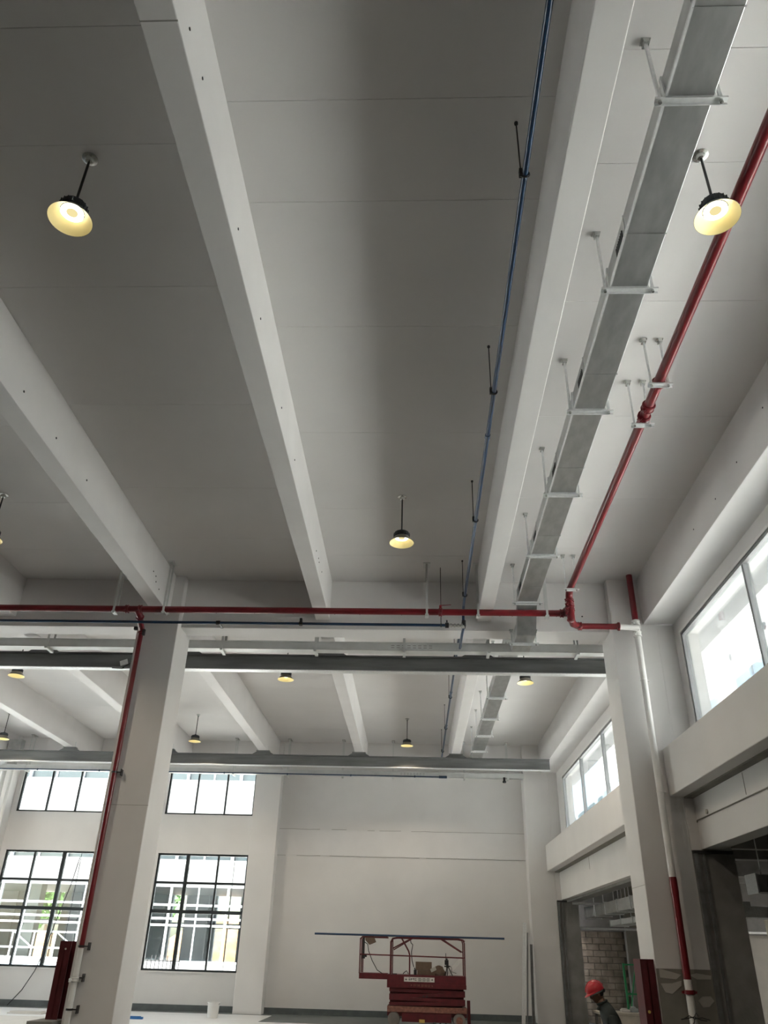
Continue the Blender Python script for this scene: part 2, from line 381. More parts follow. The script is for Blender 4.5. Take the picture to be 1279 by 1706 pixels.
# ------------------------------------------------------------------ pendant lamps
def lamp0(x, y, label):
    r = thing('pendant_lamp', label, 'lamp', (x, y, 6.70), 'high bay pendant lamps')
    c = (x, y, 0)
    MB().lathe(c, [(.001, ZC), (.066, ZC), (.066, ZC - .010), (.040, ZC - .016), (.032, ZC - .05), (.016, ZC - .056), (.001, ZC - .056)], 24).build('ceiling_rose', 'chrome', r)
    MB().cyl((x, y, ZC - .05), (x, y, 6.905), .011, 12).build('rod', 'dark', r)
    h = MB().lathe(c, [(.001, 6.925), (.03, 6.925), (.035, 6.90), (.10, 6.895), (.112, 6.87), (.112, 6.828), (.10, 6.815), (.001, 6.812)], 32)
    for k in range(20):
        a = 2 * math.pi * k / 20; d = Vector((math.cos(a), math.sin(a), 0))
        h.bar(Vector((x, y, 6.85)) + d * .05, Vector((x, y, 6.85)) + d * .118, .006, .055)
    h.build('housing', 'housing', r)
    MB().lathe(c, [(.100, 6.828), (.118, 6.80), (.172, 6.735), (.178, 6.728), (.176, 6.727), (.171, 6.735), (.117, 6.798), (.100, 6.820), (.100, 6.828)], 40).build('shade', 'shadeout', r)
    MB().lathe(c, [(.1755, 6.7275), (.1695, 6.7335), (.115, 6.796), (.097, 6.817)], 40).build('reflector', 'shade', r)
    MB().lathe(c, [(.046, 6.806), (.092, 6.806), (.092, 6.812), (.046, 6.812), (.046, 6.806)], 32).build('led_ring', 'led', r)
    MB().lathe(c, [(.001, 6.804), (.045, 6.804), (.045, 6.811), (.001, 6.811)], 32).build('led_centre', 'ledc', r)
    li = bpy.data.lights.new('lamp_beam', 'SPOT'); li.energy = LAMP_W; li.color = (1, .84, .64); li.spot_size = math.radians(150); li.spot_blend = .5; li.shadow_soft_size = .05
    lo_ = bpy.data.objects.new('lamp_beam', li); COL.objects.link(lo_); lo_.parent = r; lo_.location = (0, 0, 6.735 - 6.70)
    return r
LAMP_W = 48
L0 = lamp0(-2.83, 4.2, 'glowing high bay lamp nearest, hung left of the bright beam')
for x, y, t in [(2.375, 4.25, 'glowing high bay lamp hung in front of the long red pipe'), (-.206, 9.89, 'glowing high bay lamp hung between bright beam and blue pipe'),
                (-6.26, 9.87, 'glowing high bay lamp cut off at the left picture edge'), (-8.85, 16.42, 'small high bay lamp farther left than the left column, nearer row'),
                (-2.83, 16.41, 'small high bay lamp just under the first steel beam, right of left column'), (2.377, 16.42, 'small high bay lamp right of the far duct'),
                (-12.0, 22.45, 'small high bay lamp over the far left end window'), (-6.32, 22.35, 'small high bay lamp on a rod close right of the left column'),
                (-.226, 22.44, 'small high bay lamp just above the far steel beam, centre'),
                (-8.1, 4.2, 'high bay lamp out of view to the left'), (-.2, -1.6, 'high bay lamp above behind the camera'), (-6.2, -1.6, 'high bay lamp behind the camera at left'), (-11.6, 9.9, 'high bay lamp far left in the near bay')]:
    clone(L0, (x + 2.83, y - 4.2, 0), t)

# ------------------------------------------------------------------ galvanised duct
DX0, DX1, DZ0, DZ1 = 1.72, 2.045, 6.80, 7.02
dt = thing('air_duct', 'long rectangular galvanised air duct dipping under the cross girder', 'duct', (1.88, 6, DZ0))
HY = [3.30, 5.06, 6.84, 8.60, 10.37, 12.15]
FY = [15.95, 17.75, 19.6, 21.35, 23.2, 24.9]
def dsec(a, b, z0=DZ0, z1=DZ1):
    o = MB().box(DX0, DX1, a + .006, b - .006, z0, z1).build('duct_section', 'galv', dt, smooth=False, bevel=.006)
    return o
ys = [-1.5, 1.53] + HY
for i in range(len(ys) - 1):
    o = dsec(ys[i], ys[i + 1]);
    # pocket seam of the sheet and folded edge lips
    MB().box(DX0 - .006, DX1 + .006, ys[i + 1] - .6, ys[i + 1] - .592, DZ0 - .006, DZ1).build('seam', 'galv', o, smooth=False)
    if i > 0: MB().box(DX0 - .012, DX0 + .004, ys[i] + .02, ys[i + 1] - .02, DZ0 - .006, DZ0 + .02).build('edge_lip', 'galvl', o, smooth=False)
    if i in (2, 3, 4, 5, 6):
        g = MB()
        for k in range(8): g.box(DX0 - .008, DX0 + .002, ys[i + 1] - .52 + k * .028, ys[i + 1] - .508 + k * .028, DZ0 + .04, DZ0 + .13)
        lab(g.build('side_grille', 'dark', o, smooth=False), 'dark slotted outlet on the duct side')
def dslope(y0, z0, y1, z1, name='duct_elbow'):
    h = DZ1 - DZ0
    return MB().prism([(y0, z0), (y1, z1), (y1 + .0, z1 + h), (y0, z0 + h)], 'x', DX0, DX1).build(name, 'galv', dt, smooth=False)
dslope(12.15, DZ0, 12.52, 6.34); MB().box(DX0, DX1, 12.52, 13.36, 6.34, 6.56).build('duct_section', 'galv', dt, smooth=False, bevel=.006)
dslope(13.36, 6.34, 13.69, 6.65); MB().box(DX0, DX1, 13.69, 13.95, 6.65, 6.87).build('duct_section', 'galv', dt, smooth=False); dslope(13.95, 6.65, 14.05, DZ0)
ys2 = [14.05] + FY + [25.5]
for i in range(len(ys2) - 1): dsec(ys2[i], ys2[i + 1])
for y in [1.53] + HY + FY: MB().box(DX0 - .012, DX1 + .012, y - .018, y + .018, DZ0 - .012, DZ1 + .012).build('flange', 'galvl', dt, smooth=False)

def trapeze(name, x0, x1, y, z, label, group, cat='hanger', rod=.022, right=True, ztop=ZC, brkt=True):
    r = thing(name, label, cat, ((x0 + x1) / 2, y, z), group)
    for x, s_ in ((x0, -1), (x1, 1)):
        MB().box(x - rod / 2, x + rod / 2, y - .004 - rod * .4, y + rod * .4, z, ztop - .02).build('strap', 'galvl', r, smooth=False)
        if brkt: MB().box(x - .022, x + .022, y - .03, y + .03, ztop - .05, ztop - .012).box(x - .035, x + .035, y - .03, y + .03, ztop - .012, ztop).build('ceiling_bracket', 'chrome', r, smooth=False)
    MB().box(x0 - .035, x1 + .045, y - .022, y + .022, z - .016, z).box(x0 - .035, x1 + .045, y + .018, y + .022, z - .04, z).build('crossbar', 'galvl', r, smooth=False)
    for x in (x0, x1): MB().cyl((x, y, z - .04), (x, y, z - .014), .013, 6).build('nut', 'chrome', r)
    return r
for k, y in enumerate(HY): trapeze('duct_hanger', 1.672, 2.09, y, DZ0 - .014, f'white strap hanger of the near air duct, {ORD[k]} from the top of the photo', 'duct hangers')
trapeze('duct_hanger', 1.672, 2.09, 12.86, 6.326, 'strap hanger holding the dipped duct under the girder', 'duct hangers', ztop=6.57)
for k, y in enumerate(FY[:5]): trapeze('duct_hanger', 1.672, 2.09, y, DZ0 - .014, f'strap hanger of the far air duct, {ORD[k]} beyond the girder', 'duct hangers')

# ------------------------------------------------------------------ long red pipe with hangers
RX, RZ, RR = 2.572, 6.945, .055
rp = thing('red_pipe', 'long red fire pipe running beside the air duct into the girder corner', 'pipe', (RX, 6, RZ))
def red_pipe_piece(a, b, par=rp, m='red', r=RR, name='pipe'): return MB().cyl(a, b, r, 20).build(name, m, par)
red_pipe_piece((RX, -2, RZ), (RX, 7.0, RZ)); red_pipe_piece((RX, 7.0, RZ), (RX, 11.9, RZ))
def coupling(par, c, d, m='red', r=RR, L=.05):
    c = Vector(c); d = Vector(d).normalized(); u = d.orthogonal().normalized(); w = d.cross(u)
    q = MB().cyl(c - d * L, c + d * L, r + .012, 20)
    q.ring(c - d * L * .7, d, r + .012, .008); q.ring(c + d * L * .7, d, r + .012, .008)
    for s_ in (-1, 1): q.cyl(c + u * s_ * (r + .03) - w * .03, c + u * s_ * (r + .03) + w * .03, .012, 8); q.bar(c + u * s_ * r - d * .02, c + u * s_ * (r + .045) - d * .02, .03, .03)
    return q.build('coupling', m, par)
coupling(rp, (RX, 6.98, RZ), (0, 1, 0)); coupling(rp, (RX, 6.57, RZ), (0, 1, 0), L=.02); coupling(rp, (RX, 7.15, RZ), (0, 1, 0), L=.02)
def arc(c, u, w, R, n=8): return [Vector(c) + Vector(u) * R * math.cos(k / n * math.pi / 2) + Vector(w) * R * math.sin(k / n * math.pi / 2) for k in range(n + 1)]
MB().tube(arc((RX, 11.95, RZ - .13), (0, 0, 1), (0, 1, 0), .13), RR + .004, 20).build('elbow', 'red', rp)
red_pipe_piece((RX, 12.08, RZ - .12), (RX, 12.08, 6.50))
for z in (6.80, 6.72, 6.64): coupling(rp, (RX, 12.08, z), (0, 0, 1), L=.018)
MB().lathe((RX, 12.08, 0), [(.001, 6.42), (.05, 6.425), (.062, 6.46), (.062, 6.62), (.05, 6.64)], 20).build('tee', 'red', rp)
coupling(rp, (RX - .06, 12.1, 6.62), (1, 0, 0), L=.025)
for k, (y, t) in enumerate([(6.505, 'upper of two close red pipe hangers'), (7.22, 'lower of two close red pipe hangers'), (11.787, 'red pipe hanger right before the pipe turns down')]):
    trapeze('pipe_hanger', 2.473, 2.648, y, RZ - RR - .004, f'white U shaped {t}', 'red pipe hangers', rod=.018)

# transverse red pipe in front of the girder
TY, TZ = 12.21, 6.62
tp = thing('red_pipe', 'red fire pipe running across the hall below the girder face', 'pipe', (-4, TY, TZ))
red_pipe_piece((-12.5, TY, TZ), (-4.95, TY, TZ), tp); red_pipe_piece((-4.95, TY, TZ), (.4, TY, TZ), tp); red_pipe_piece((.4, TY, TZ), (RX, TY, TZ), tp)
for x in (-4.95, -4.72, .42, RX - .12): coupling(tp, (x, TY, TZ), (1, 0, 0), L=.03)
dv = MB().cyl((.42, TY, TZ), (.42, TY, TZ + .12), .022, 12); dv.cyl((.40, TY, TZ + .12), (.60, TY - .0, TZ + .135), .007, 8)
lab(dv.build('air_vent_valve', 'red', tp), 'small valve with a lever on top of the red pipe')
def clip_hanger(x, y, z, ztop, label):
    r = thing('pipe_hanger', label, 'hanger', (x, y, z), 'transverse red pipe hangers')
    MB().box(x - .018, x + .018, y - RR - .016, y - RR - .006, z - .10, ztop - .012).build('strap', 'tray', r, smooth=False)
    MB().box(x - .018, x + .018, y + RR + .006, y + RR + .014, z - .07, ztop - .012).build('strap', 'tray', r, smooth=False)
    MB().box(x - .03, x + .03, y - RR - .02, y + RR + .02, z - RR - .028, z - RR - .004).build('crossbar', 'tray', r, smooth=False)
    MB().box(x - .06, x + .06, y - .1, y + .1, ztop - .014, ztop).build('ceiling_bracket', 'tray', r, smooth=False)
for x, t in [(-5.16, 'just left of the left column'), (-4.30, 'at the right edge of the left column'), (.19, 'midway below the centre lamp'), (1.08, 'under the right ceiling beam'), (2.20, 'right beside the air duct')]:
    zt = ZB if x in (-4.30, 1.08) and x != -4.30 else ZC
    if x == 1.08: zt = ZC; x = 1.05
    clip_hanger(x, TY, TZ, zt, f'white flat hanger of the transverse red pipe {t}')

# branch to the riser on the right column
bp_ = thing('red_pipe', 'short red branch pipe ending white at the right column', 'pipe', (3.1, 12.3, 6.46))
BZ, BY = 6.47, 12.40
MB().tube(arc((RX + .10, 12.15, BZ), (-1, 0, 0), (0, 1, 0), .1)[0:1] + [Vector((RX, 12.08, 6.52)), Vector((RX + .02, 12.15, BZ + .02)), Vector((RX + .07, 12.3, BZ)), Vector((RX + .18, BY, BZ))], RR + .003, 20).build('elbow', 'red', bp_)
red_pipe_piece((RX + .16, BY, BZ), (3.42, BY, BZ), bp_, r=.05)
lab(red_pipe_piece((3.42, BY, BZ), (3.76, BY + .05, BZ), bp_, 'pipewhite', .049), 'white painted pipe end')
coupling(bp_, (RX + .2, BY, BZ), (1, 0, 0), L=.03); coupling(bp_, (3.42, BY, BZ), (1, 0, 0), L=.012)
RY = 12.57
ri = thing('riser_pipe', 'vertical riser pipe on the right column, white painted between red ends', 'pipe', (3.76, 12.62, 0))
RXX = 3.765
for a, b, m, t in [(0, 1.38, 'pipewhite', 'white lower end'), (1.38, 2.62, 'red', 'red length'), (2.62, 6.62, 'pipewhite', 'white painted length'), (6.62, 7.5, 'red', 'red top length')]:
    lab(MB().cyl((RXX, RY, a), (RXX, RY, b), .052, 20).build('pipe', m, ri), t)
MB().lathe((RXX, RY, 0), [(.052, 2.4), (.056, 2.45), (.056, 2.62), (.052, 2.66)], 20).build('paint_edge', 'red', ri)
coupling(ri, (RXX, RY, 6.60), (0, 0, 1), 'pipewhite', .052, .05); coupling(ri, (RXX, RY, 6.40), (0, 0, 1), 'pipewhite', .052, .05)
MB().cyl((RXX, RY - .10, 6.5), (RXX, RY, 6.5), .05, 16).build('tee', 'pipewhite', ri)
lab(MB().cyl((RXX, RY, 1.205), (RXX, RY, 1.255), .075, 20).box(RXX - .10, RXX + .10, RY - .015, RY + .015, 1.215, 1.245).build('pipe_clamp', 'red', ri), 'red clamp')
for z in (3.85, 5.6): MB().ring((RXX, RY, z), (0, 0, 1), .055, .006).box(RXX + .05, RXX + .09, RY - .01, RY + .16, z - .01, z + .01).build('pipe_clamp', 'pipewhite', ri)
wire = MB()
for a in range(6):
    an = a * 1.05 + .3; p = Vector((RXX, RY - .06, .93 + .02 * (a % 2)))
    wire.tube([p, p + Vector((.10 * math.cos(an), -.03, .05 * math.sin(an))), p + Vector((.2 * math.cos(an), -.05, .03 * math.sin(an) - .02))], .006, 6)
lab(wire.build('tie_wire', 'dark', ri), 'dark tie wires')

# drop pipe on the left column
lp = thing('drop_pipe', 'vertical drop pipe on the left column, red above and grey below', 'pipe', (-4.8, 12.66, 0))
PX, PY = -4.80, 12.655
lab(MB().cyl((PX, PY, 1.55), (PX, PY, 6.45), .040, 16).build('pipe', 'red', lp), 'red length')
lab(MB().cyl((PX, PY, 0), (PX, PY, 1.55), .040, 16).build('pipe', 'pipewhite', lp), 'grey white lower length')
for z in (1.57, 1.18, .80, 4.0): 
    MB().cyl((PX, PY, z - .012), (PX, PY, z + .012), .048, 16).box(PX + .04, PX + .12, PY - .012, PY + .012, z - .008, z + .008).box(PX + .10, PX + .11, PY - .02, PY + .08, z - .05, z + .05).build('pipe_clamp', 'dark', lp)
coupling(lp, (PX, PY, 1.16), (0, 0, 1), 'pipewhite', .04, .03)
q = MB().cyl((PX + .05, 12.3, 6.55), (PX, PY, 6.42), .05, 16).cyl((PX + .02, TY, TZ), (PX + .05, 12.32, 6.54), .058, 16)
q.ring((PX + .04, 12.36, 6.53), (0, 1, -.35), .058, .016).ring((PX, PY, 6.36), (0, 0, 1), .046, .014)
q.build('elbow', 'red', lp)
MB().box(PX - .09, PX - .03, 12.5, 12.56, 6.36, 6.42).build('valve_body', 'dark', lp, bevel=.01); MB().box(PX + .06, PX + .11, 12.52, 12.57, 6.27, 6.38).build('valve_bracket', 'dark', lp, bevel=.008); MB().cyl((PX - .1, 12.45, 6.7), (PX - .02, 12.4, 6.62), .012, 8).build('valve_lever', 'dark', lp)

# ------------------------------------------------------------------ blue pipes
BX, BZZ = .828, 6.855
bl = thing('blue_pipe', 'long thin blue air pipe running down the bay beside the lit beam', 'pipe', (BX, 8, BZZ))
MB().cyl((BX, -2, BZZ), (BX, 7.42, BZZ), .0245, 14).build('pipe', 'blue', bl)
MB().cyl((BX, 7.42, BZZ), (BX, 12.45, BZZ), .0245, 14).build('pipe', 'blue', bl)
MB().tube([(BX, 12.45, BZZ), (BX, 12.6, BZZ - .05), (BX, 12.62, BZZ - .36), (BX - .02, 12.72, BZZ - .42), (BX - .02, 13.45, BZZ - .42), (BX, 13.56, BZZ - .36), (BX, 13.60, BZZ - .05), (BX, 13.75, BZZ)], .0245, 14).build('pipe_offset', 'blue', bl)
MB().cyl((BX, 13.75, BZZ), (BX, 25.4, BZZ), .0245, 14).build('pipe', 'blue', bl)
for y in (7.42, 17.6, 20.6): MB().cyl((BX, y - .03, BZZ), (BX, y + .03, BZZ), .032, 14).build('coupling', 'blue', bl)
for y in (12.52, 12.62): MB().cyl((BX, y, BZZ - .36), (BX, y, BZZ - .26), .036, 14).build('coupling', 'black', bl)
for k, y in enumerate([3.93, 6.60, 9.43, 12.02, 15.2, 18.0, 20.9, 23.6]):
    r = thing('pipe_clip', f'black clip on a thin rod holding the blue pipe, {ORD[k]} along it', 'clip', (BX - .03, y, BZZ), 'blue pipe clips')
    MB().cyl((BX - .030, y, BZZ + .02), (BX - .030, y, ZC), .006, 8).build('rod', 'dark', r)
    MB().ring((BX, y, BZZ), (0, 1, 0), .031, .010).box(BX - .045, BX - .02, y - .02, y + .02, BZZ - .02, BZZ + .05).build('clamp', 'black', r)
    MB().cyl((BX - .03, y, ZC - .02), (BX - .03, y, ZC), .016, 8).build('ceiling_anchor', 'dark', r)
tb = thing('blue_pipe', 'thin blue air pipe running across just under the transverse red pipe', 'pipe', (-3, 12.45, 6.48))
TBY, TBZ = 12.31, 6.425
MB().cyl((-12.5, TBY, TBZ), (.52, TBY, TBZ), .0235, 14).build('pipe', 'blue', tb)
for x in (-3.37, -8.6): MB().cyl((x - .035, TBY, TBZ), (x + .035, TBY, TBZ), .034, 14).box(x - .02, x + .02, TBY - .02, TBY + .3, TBZ + .01, TBZ + .03).build('clamp', 'black', tb)
MB().cyl((-1.98, TBY, TBZ), (-1.92, TBY, TBZ), .034, 14).box(-1.97, -1.93, TBY - .036, TBY + .036, TBZ - .03, TBZ + .09).build('clamp', 'black', tb)
MB().cyl((.50, TBY, TBZ), (.56, TBY, TBZ), .045, 14).cyl((.53, TBY, TBZ), (.53, TBY, TBZ + .09), .012, 10).build('valve', 'black', tb)
vb = MB().cyl((.56, TBY, TBZ), (.80, TBY, TBZ - .01), .022, 14)
for x in (.60, .66, .72, .78): vb.cyl((x - .014, TBY, TBZ), (x + .014, TBY, TBZ), .034, 6)
vb.tube([(.80, TBY, TBZ - .01), (.815, TBY + .1, TBZ), (BX - .02, 12.6, 6.5)], .02, 10)
lab(vb.build('fitting', 'chrome', tb), 'grey metal union fittings')
r = thing('pipe_clip', 'thin rod carrying the end of the transverse blue pipe', 'clip', (.43, TBY, TBZ), 'blue pipe clips')
MB().cyl((.43, TBY, TBZ + .02), (.43, TBY, ZC), .006, 8).build('rod', 'dark', r); MB().ring((.43, TBY, TBZ), (1, 0, 0), .03, .008).build('clamp', 'dark', r)

# ------------------------------------------------------------------ steel beams and cable trays
def ibeam(y, label, z0=6.315, z1=6.63, x1=3.94):
    r = thing('steel_beam', label, 'steel beam', (-5, y, z0), 'grey steel beams under the ceiling beams')
    MB().box(-19, x1, y - .006, y + .006, z0 + .012, z1 - .012).build('web', 'steel', r, smooth=False)
    MB().box(-19, x1, y - .085, y + .085, z1 - .014, z1).build('flange', 'steel', r, smooth=False)
    lab(MB().box(-19, x1, y - .085, y + .085, z0, z0 + .014).build('flange', 'galvl', r, smooth=False), 'paler bottom flange')
    for x0, x1_ in BEAMS[:6]:
        xc = (x0 + x1_) / 2
        MB().prism([(xc - .33, z1), (xc + .33, z1), (xc + .17, ZB - .012), (xc - .17, ZB - .012)], 'y', y - .05, y + .05).box(xc - .2, xc + .2, y - .09, y + .09, ZB - .014, ZB).build('bracket', 'steel', r, smooth=False)
        for s_ in (-1, 1): MB().box(xc + s_ * .14 - .004 + s_ * .0, xc + s_ * .14 + .004, y - .03, y + .03, ZB, ZB + .16).build('strap', 'galvl', r, smooth=False)
    return r
ib1 = ibeam(14.56, 'nearer grey steel I beam crossing behind the cable tray')
ib2 = ibeam(23.46, 'farther grey steel I beam crossing in front of the end wall')
tr = thing('beam_trolley', 'small grey trolley plate clamped under the nearer steel beam at left', 'trolley', (-5.7, 14.5, 6.32))
MB().bar((-5.78, 14.45, 6.39), (-5.64, 14.45, 6.44), .012, .10, up=(0, 0, 1)).build('plate', 'galvl', tr, smooth=False)
MB().tube([(-5.92, 14.44, 6.30), (-5.72, 14.44, 6.295), (-5.56, 14.44, 6.30), (-5.53, 14.44, 6.27)], .010, 8).tube([(-5.72, 14.44, 6.30), (-5.58, 14.44, 6.39)], .010, 8).build('hook_bar', 'dark', tr)
def tray(y, label, z0, z1, xs_, x1, below=False):
    r = thing('cable_tray', label, 'cable tray', (-5, y, z0), 'white cable trays')
    MB().box(-19, x1, y, y + .20, z0, z0 + .004).build('base', 'tray', r, smooth=False)
    MB().box(-19, x1, y, y + .004, z0, z1).box(-19, x1, y - .012, y, z1 - .012, z1).build('side', 'tray', r, smooth=False)
    MB().box(-19, x1, y + .2, y + .204, z0, z1).build('side', 'tray', r, smooth=False)
    sl = MB()
    for x in [v * .1 - .45 for v in range(0, 8)]: sl.box(x, x + .06, y - .002, y, z0 + .05, z0 + .06); sl.box(x, x + .06, y - .002, y, z0 + .09, z0 + .10)
    lab(sl.build('slot', 'raw', r, smooth=False), 'dark slots in the tray side')
    return r
TRX = [-6.95, -3.62, -1.86, -.21, 1.35, 2.98, -10.3]
tray(13.72, 'white cable tray crossing just behind the girder', 6.47, 6.625, TRX, 3.94)
tray(25.15, 'white cable tray crossing in front of the end wall', 6.41, 6.55, [], 3.4)
def tray_hanger(x, y, z, zt, label):
    r = thing('tray_hanger', label, 'hanger', (x, y, z), 'cable tray hangers')
    MB().box(x - .02, x + .02, y - .03, y - .014, z - .05, zt - .01).build('strap', 'tray', r, smooth=False)
    MB().box(x - .02, x + .02, y + .215, y + .231, z - .03, zt - .01).build('strap', 'tray', r, smooth=False)
    MB().box(x - .025, x + .025, y - .05, y + .25, z - .05, z - .004).build('crossbar', 'tray', r, smooth=False)
    MB().box(x - .05, x + .05, y - .06, y + .26, zt - .012, zt).build('ceiling_bracket', 'chrome', r, smooth=False)
for x, t in zip(TRX, ['left of the left column', 'right of the left column', 'under the bright beam', 'under the centre bay', 'left of the dipped duct', 'near the right column', 'far left']):
    tray_hanger(x, 13.72, 6.47, ZC, f'white tray hanger on the near cable tray {t}')
for x, t in zip([2.90, 1.55, -.69, -2.28, -4.02, -5.74, -8.6, -12.45], ['right of the far duct', 'at the far duct', 'under the far centre lamp', 'in the middle of the end wall', 'right of the pilaster', 'above the end window', 'behind the left column', 'at the far left window']):
    tray_hanger(x, 25.15, 6.41, ZC, f'white tray hanger on the end wall tray {t}')
cb = MB().tube([(-19, 25.05, 6.40), (-8, 25.05, 6.395), (-4, 25.05, 6.40), (.9, 25.05, 6.39)], .018, 8)
for x in range(-12, 1, 2): cb.cyl((x, 25.05, 6.36), (x, 25.05, 6.42), .02, 8)
cb.cyl((.75, 25.05, 6.39), (1.0, 25.05, 6.39), .04, 8)
tag(cb.build('blue_pipe', 'blue'), 'dark blue pipe under the end wall cable tray', 'pipe')
sp = MB().cyl((2.78, 25.1, 6.30), (2.78, 25.1, 6.42), .035, 12); sp.lathe((2.78, 25.1, 0), [(.001, 6.25), (.05, 6.26), (.06, 6.30), (.03, 6.33)], 12)
tag(sp.build('wall_sensor', 'black'), 'small black sensor below the end wall tray at right', 'sensor')

# far-left duct pieces
fd = thing('air_duct', 'grey vertical duct in the far left corner behind the lamp', 'duct', (-13.0, 24.9, 6.6))
MB().box(-12.98, -12.55, 24.7, 24.95, 6.63, 7.25).build('duct_box', 'galv', fd, smooth=False, bevel=.01)
fd2 = thing('branch_duct', 'round grey branch duct under the far left beam', 'duct', (-13.6, 24.8, 6.5))
MB().tube([(-14.6, 24.8, 6.5), (-13.6, 24.8, 6.5), (-13.2, 24.8, 6.52), (-12.97, 24.8, 6.60)], .10, 16).build('duct_elbow', 'galvl', fd2)
for x in (-14.2, -13.5): MB().box(x - .01, x + .01, 24.69, 24.91, 6.38, 6.62).build('flange', 'galvl', fd2, smooth=False)
dp = thing('downpipe', 'thick white vertical pipe beside the far left end window', 'pipe', (-12.98, 25.2, 0), 'far left downpipes')
MB().cyl((-13.15, 25.2, 0), (-13.15, 25.2, 6.35), .085, 16).build('pipe', 'pipewhite', dp)
dp2 = thing('downpipe', 'slimmer white vertical pipe right of the thick one', 'pipe', (-12.9, 25.3, 0), 'far left downpipes')
MB().cyl((-12.92, 25.3, 0), (-12.92, 25.3, 6.35), .05, 16).build('pipe', 'pipewhite', dp2)

# ------------------------------------------------------------------ small marks on concrete
gh = dots('h', [(x, YG, 6.86) for x in (-1.45, -1.0, -.25, .5, 1.5, 1.72, 2.5, 2.95, -3.6, -2.9, -2.2)], 'y', .014)
lab(gh.build('bolt_hole', 'dark', [o for o in bpy.data.objects if o.name == 'girder'][0], smooth=False), 'dark anchor holes')
bm_near = [o for o in bpy.data.objects if o.name.startswith('beam')]
lab(dots('h', [(-1.533, y, 6.95 + .02 * (k % 2)) for k, y in enumerate((2.85, 3.2, 4.5, 5.6, 7.0, 8.1, 10.6, 10.9, 11.0, 11.4))], 'x', .012).build('bolt_hole', 'dark', bm_near[2], smooth=False), 'dark anchor holes')
lab(dots('h', [(-4.388, y, 6.95 + dz) for y, dz in ((6.7, 0), (7.6, 0), (8.6, .02), (11.6, .1), (11.75, .08), (11.8, 0), (12.0, -.05))], 'x', .014).build('bolt_hole', 'dark', bm_near[4], smooth=False), 'dark anchor holes')
lab(dots('h', [(3.938, y, z) for y, z in ((7.2, 7.1), (8.1, 6.95), (8.9, 6.9), (9.8, 6.93), (6.3, 7.0))], 'x', .012).build('bolt_hole', 'dark', [o for o in bm_near if 'near right' in o.get('label', '')][0], smooth=False), 'dark anchor holes')
# underside joint of the first beam
lab(B(-1.784, -1.536, 2.68, 2.69, ZB - .001, ZB + .01).build('cast_joint', 'joint', bm_near[2], smooth=False), 'thin dark casting joint')

# ------------------------------------------------------------------ right column base: bare render, putty patches
pr = MB(); pr.box(3.402, 4.158, 12.744, 12.752, 0, 1.50)
lab(pr.build('bare_render', 'olive', c_right, smooth=False), 'unpainted olive grey render at the column foot')
for poly in ([(3.44, 1.50), (3.44, 1.39), (3.66, 1.375), (3.74, 1.43), (3.62, 1.46)], [(3.85, 1.43), (3.95, 1.455), (4.15, 1.43), (4.14, 1.385), (3.95, 1.38)],
             [(3.44, 1.32), (3.60, 1.325), (3.73, 1.36), (3.72, 1.30), (3.58, 1.20), (3.49, 1.215)], [(3.92, 1.13), (3.99, 1.18), (4.10, 1.185), (4.14, 1.13), (4.06, 1.06), (3.97, 1.05)]):
    lab(MB().prism(poly, 'y', 12.736, 12.746).build('putty_patch', 'putty', c_right, smooth=False), 'pale irregular putty patch')
# ceiling/upper-wall seams on columns
B(-4.925, -4.198, 12.747, 12.753, 3.52, 3.526).build('paint_seam', 'joint', c_left, smooth=False)
B(3.398, 3.404, 12.76, 13.5, 2.56, 2.566).build('paint_seam', 'joint', c_right, smooth=False)

# dark red steel posts beside the columns
def red_post(x0, x1, y0, y1, z1, label):
    r = thing('steel_post', label, 'post', ((x0 + x1) / 2, y0, 0), 'dark red steel posts')
    MB().box(x0, x1, y0, y0 + .012, 0, z1).build('flange', 'reddk', r, smooth=False)
    MB().box(x0, x1, y1 - .012, y1, 0, z1).build('flange', 'reddk', r, smooth=False)
    MB().box((x0 + x1) / 2 - .005, (x0 + x1) / 2 + .005, y0, y1, 0, z1).build('web', 'reddk', r, smooth=False)
    return r
rl = red_post(-5.20, -5.03, 12.86, 13.05, 1.63, 'dark red steel post standing against the left column')
lab(MB().cyl((-5.10, 12.845, 1.53), (-5.10, 12.862, 1.53), .012, 10).build('bolt_hole', 'sign', rl), 'bright bolt hole')
MB().box(-5.30, -4.95, 12.5, 13.1, .62, .66).build('cap_plate', 'raw', rl, smooth=False)
rr = red_post(3.20, 3.385, 12.76, 13.15, 1.61, 'dark red steel post standing against the right column')
MB().box(3.195, 3.205, 12.76, 13.15, 0, 1.61).build('side_plate', 'reddk', rr, smooth=False)
lab(MB().cyl((3.24, 12.752, .98), (3.24, 12.762, .98), .02, 10).build('reflector', 'yellow', rr), 'small orange reflector')

# cable and box on the near infill panel
cd = thing('wall_conduit', 'thin cable conduit with round box on the near infill panel', 'conduit', (4.3, 11, 3.46))
MB().tube([(4.30, 12.72, 3.44), (4.30, 12.70, 3.465), (4.30, 12.2, 3.462), (4.30, 9, 3.462), (4.30, 2, 3.46)], .010, 8).build('cable', 'olive', cd)
MB().cyl((4.285, 12.23, 3.52), (4.312, 12.23, 3.52), .035, 16).build('junction_box', 'putty', cd)

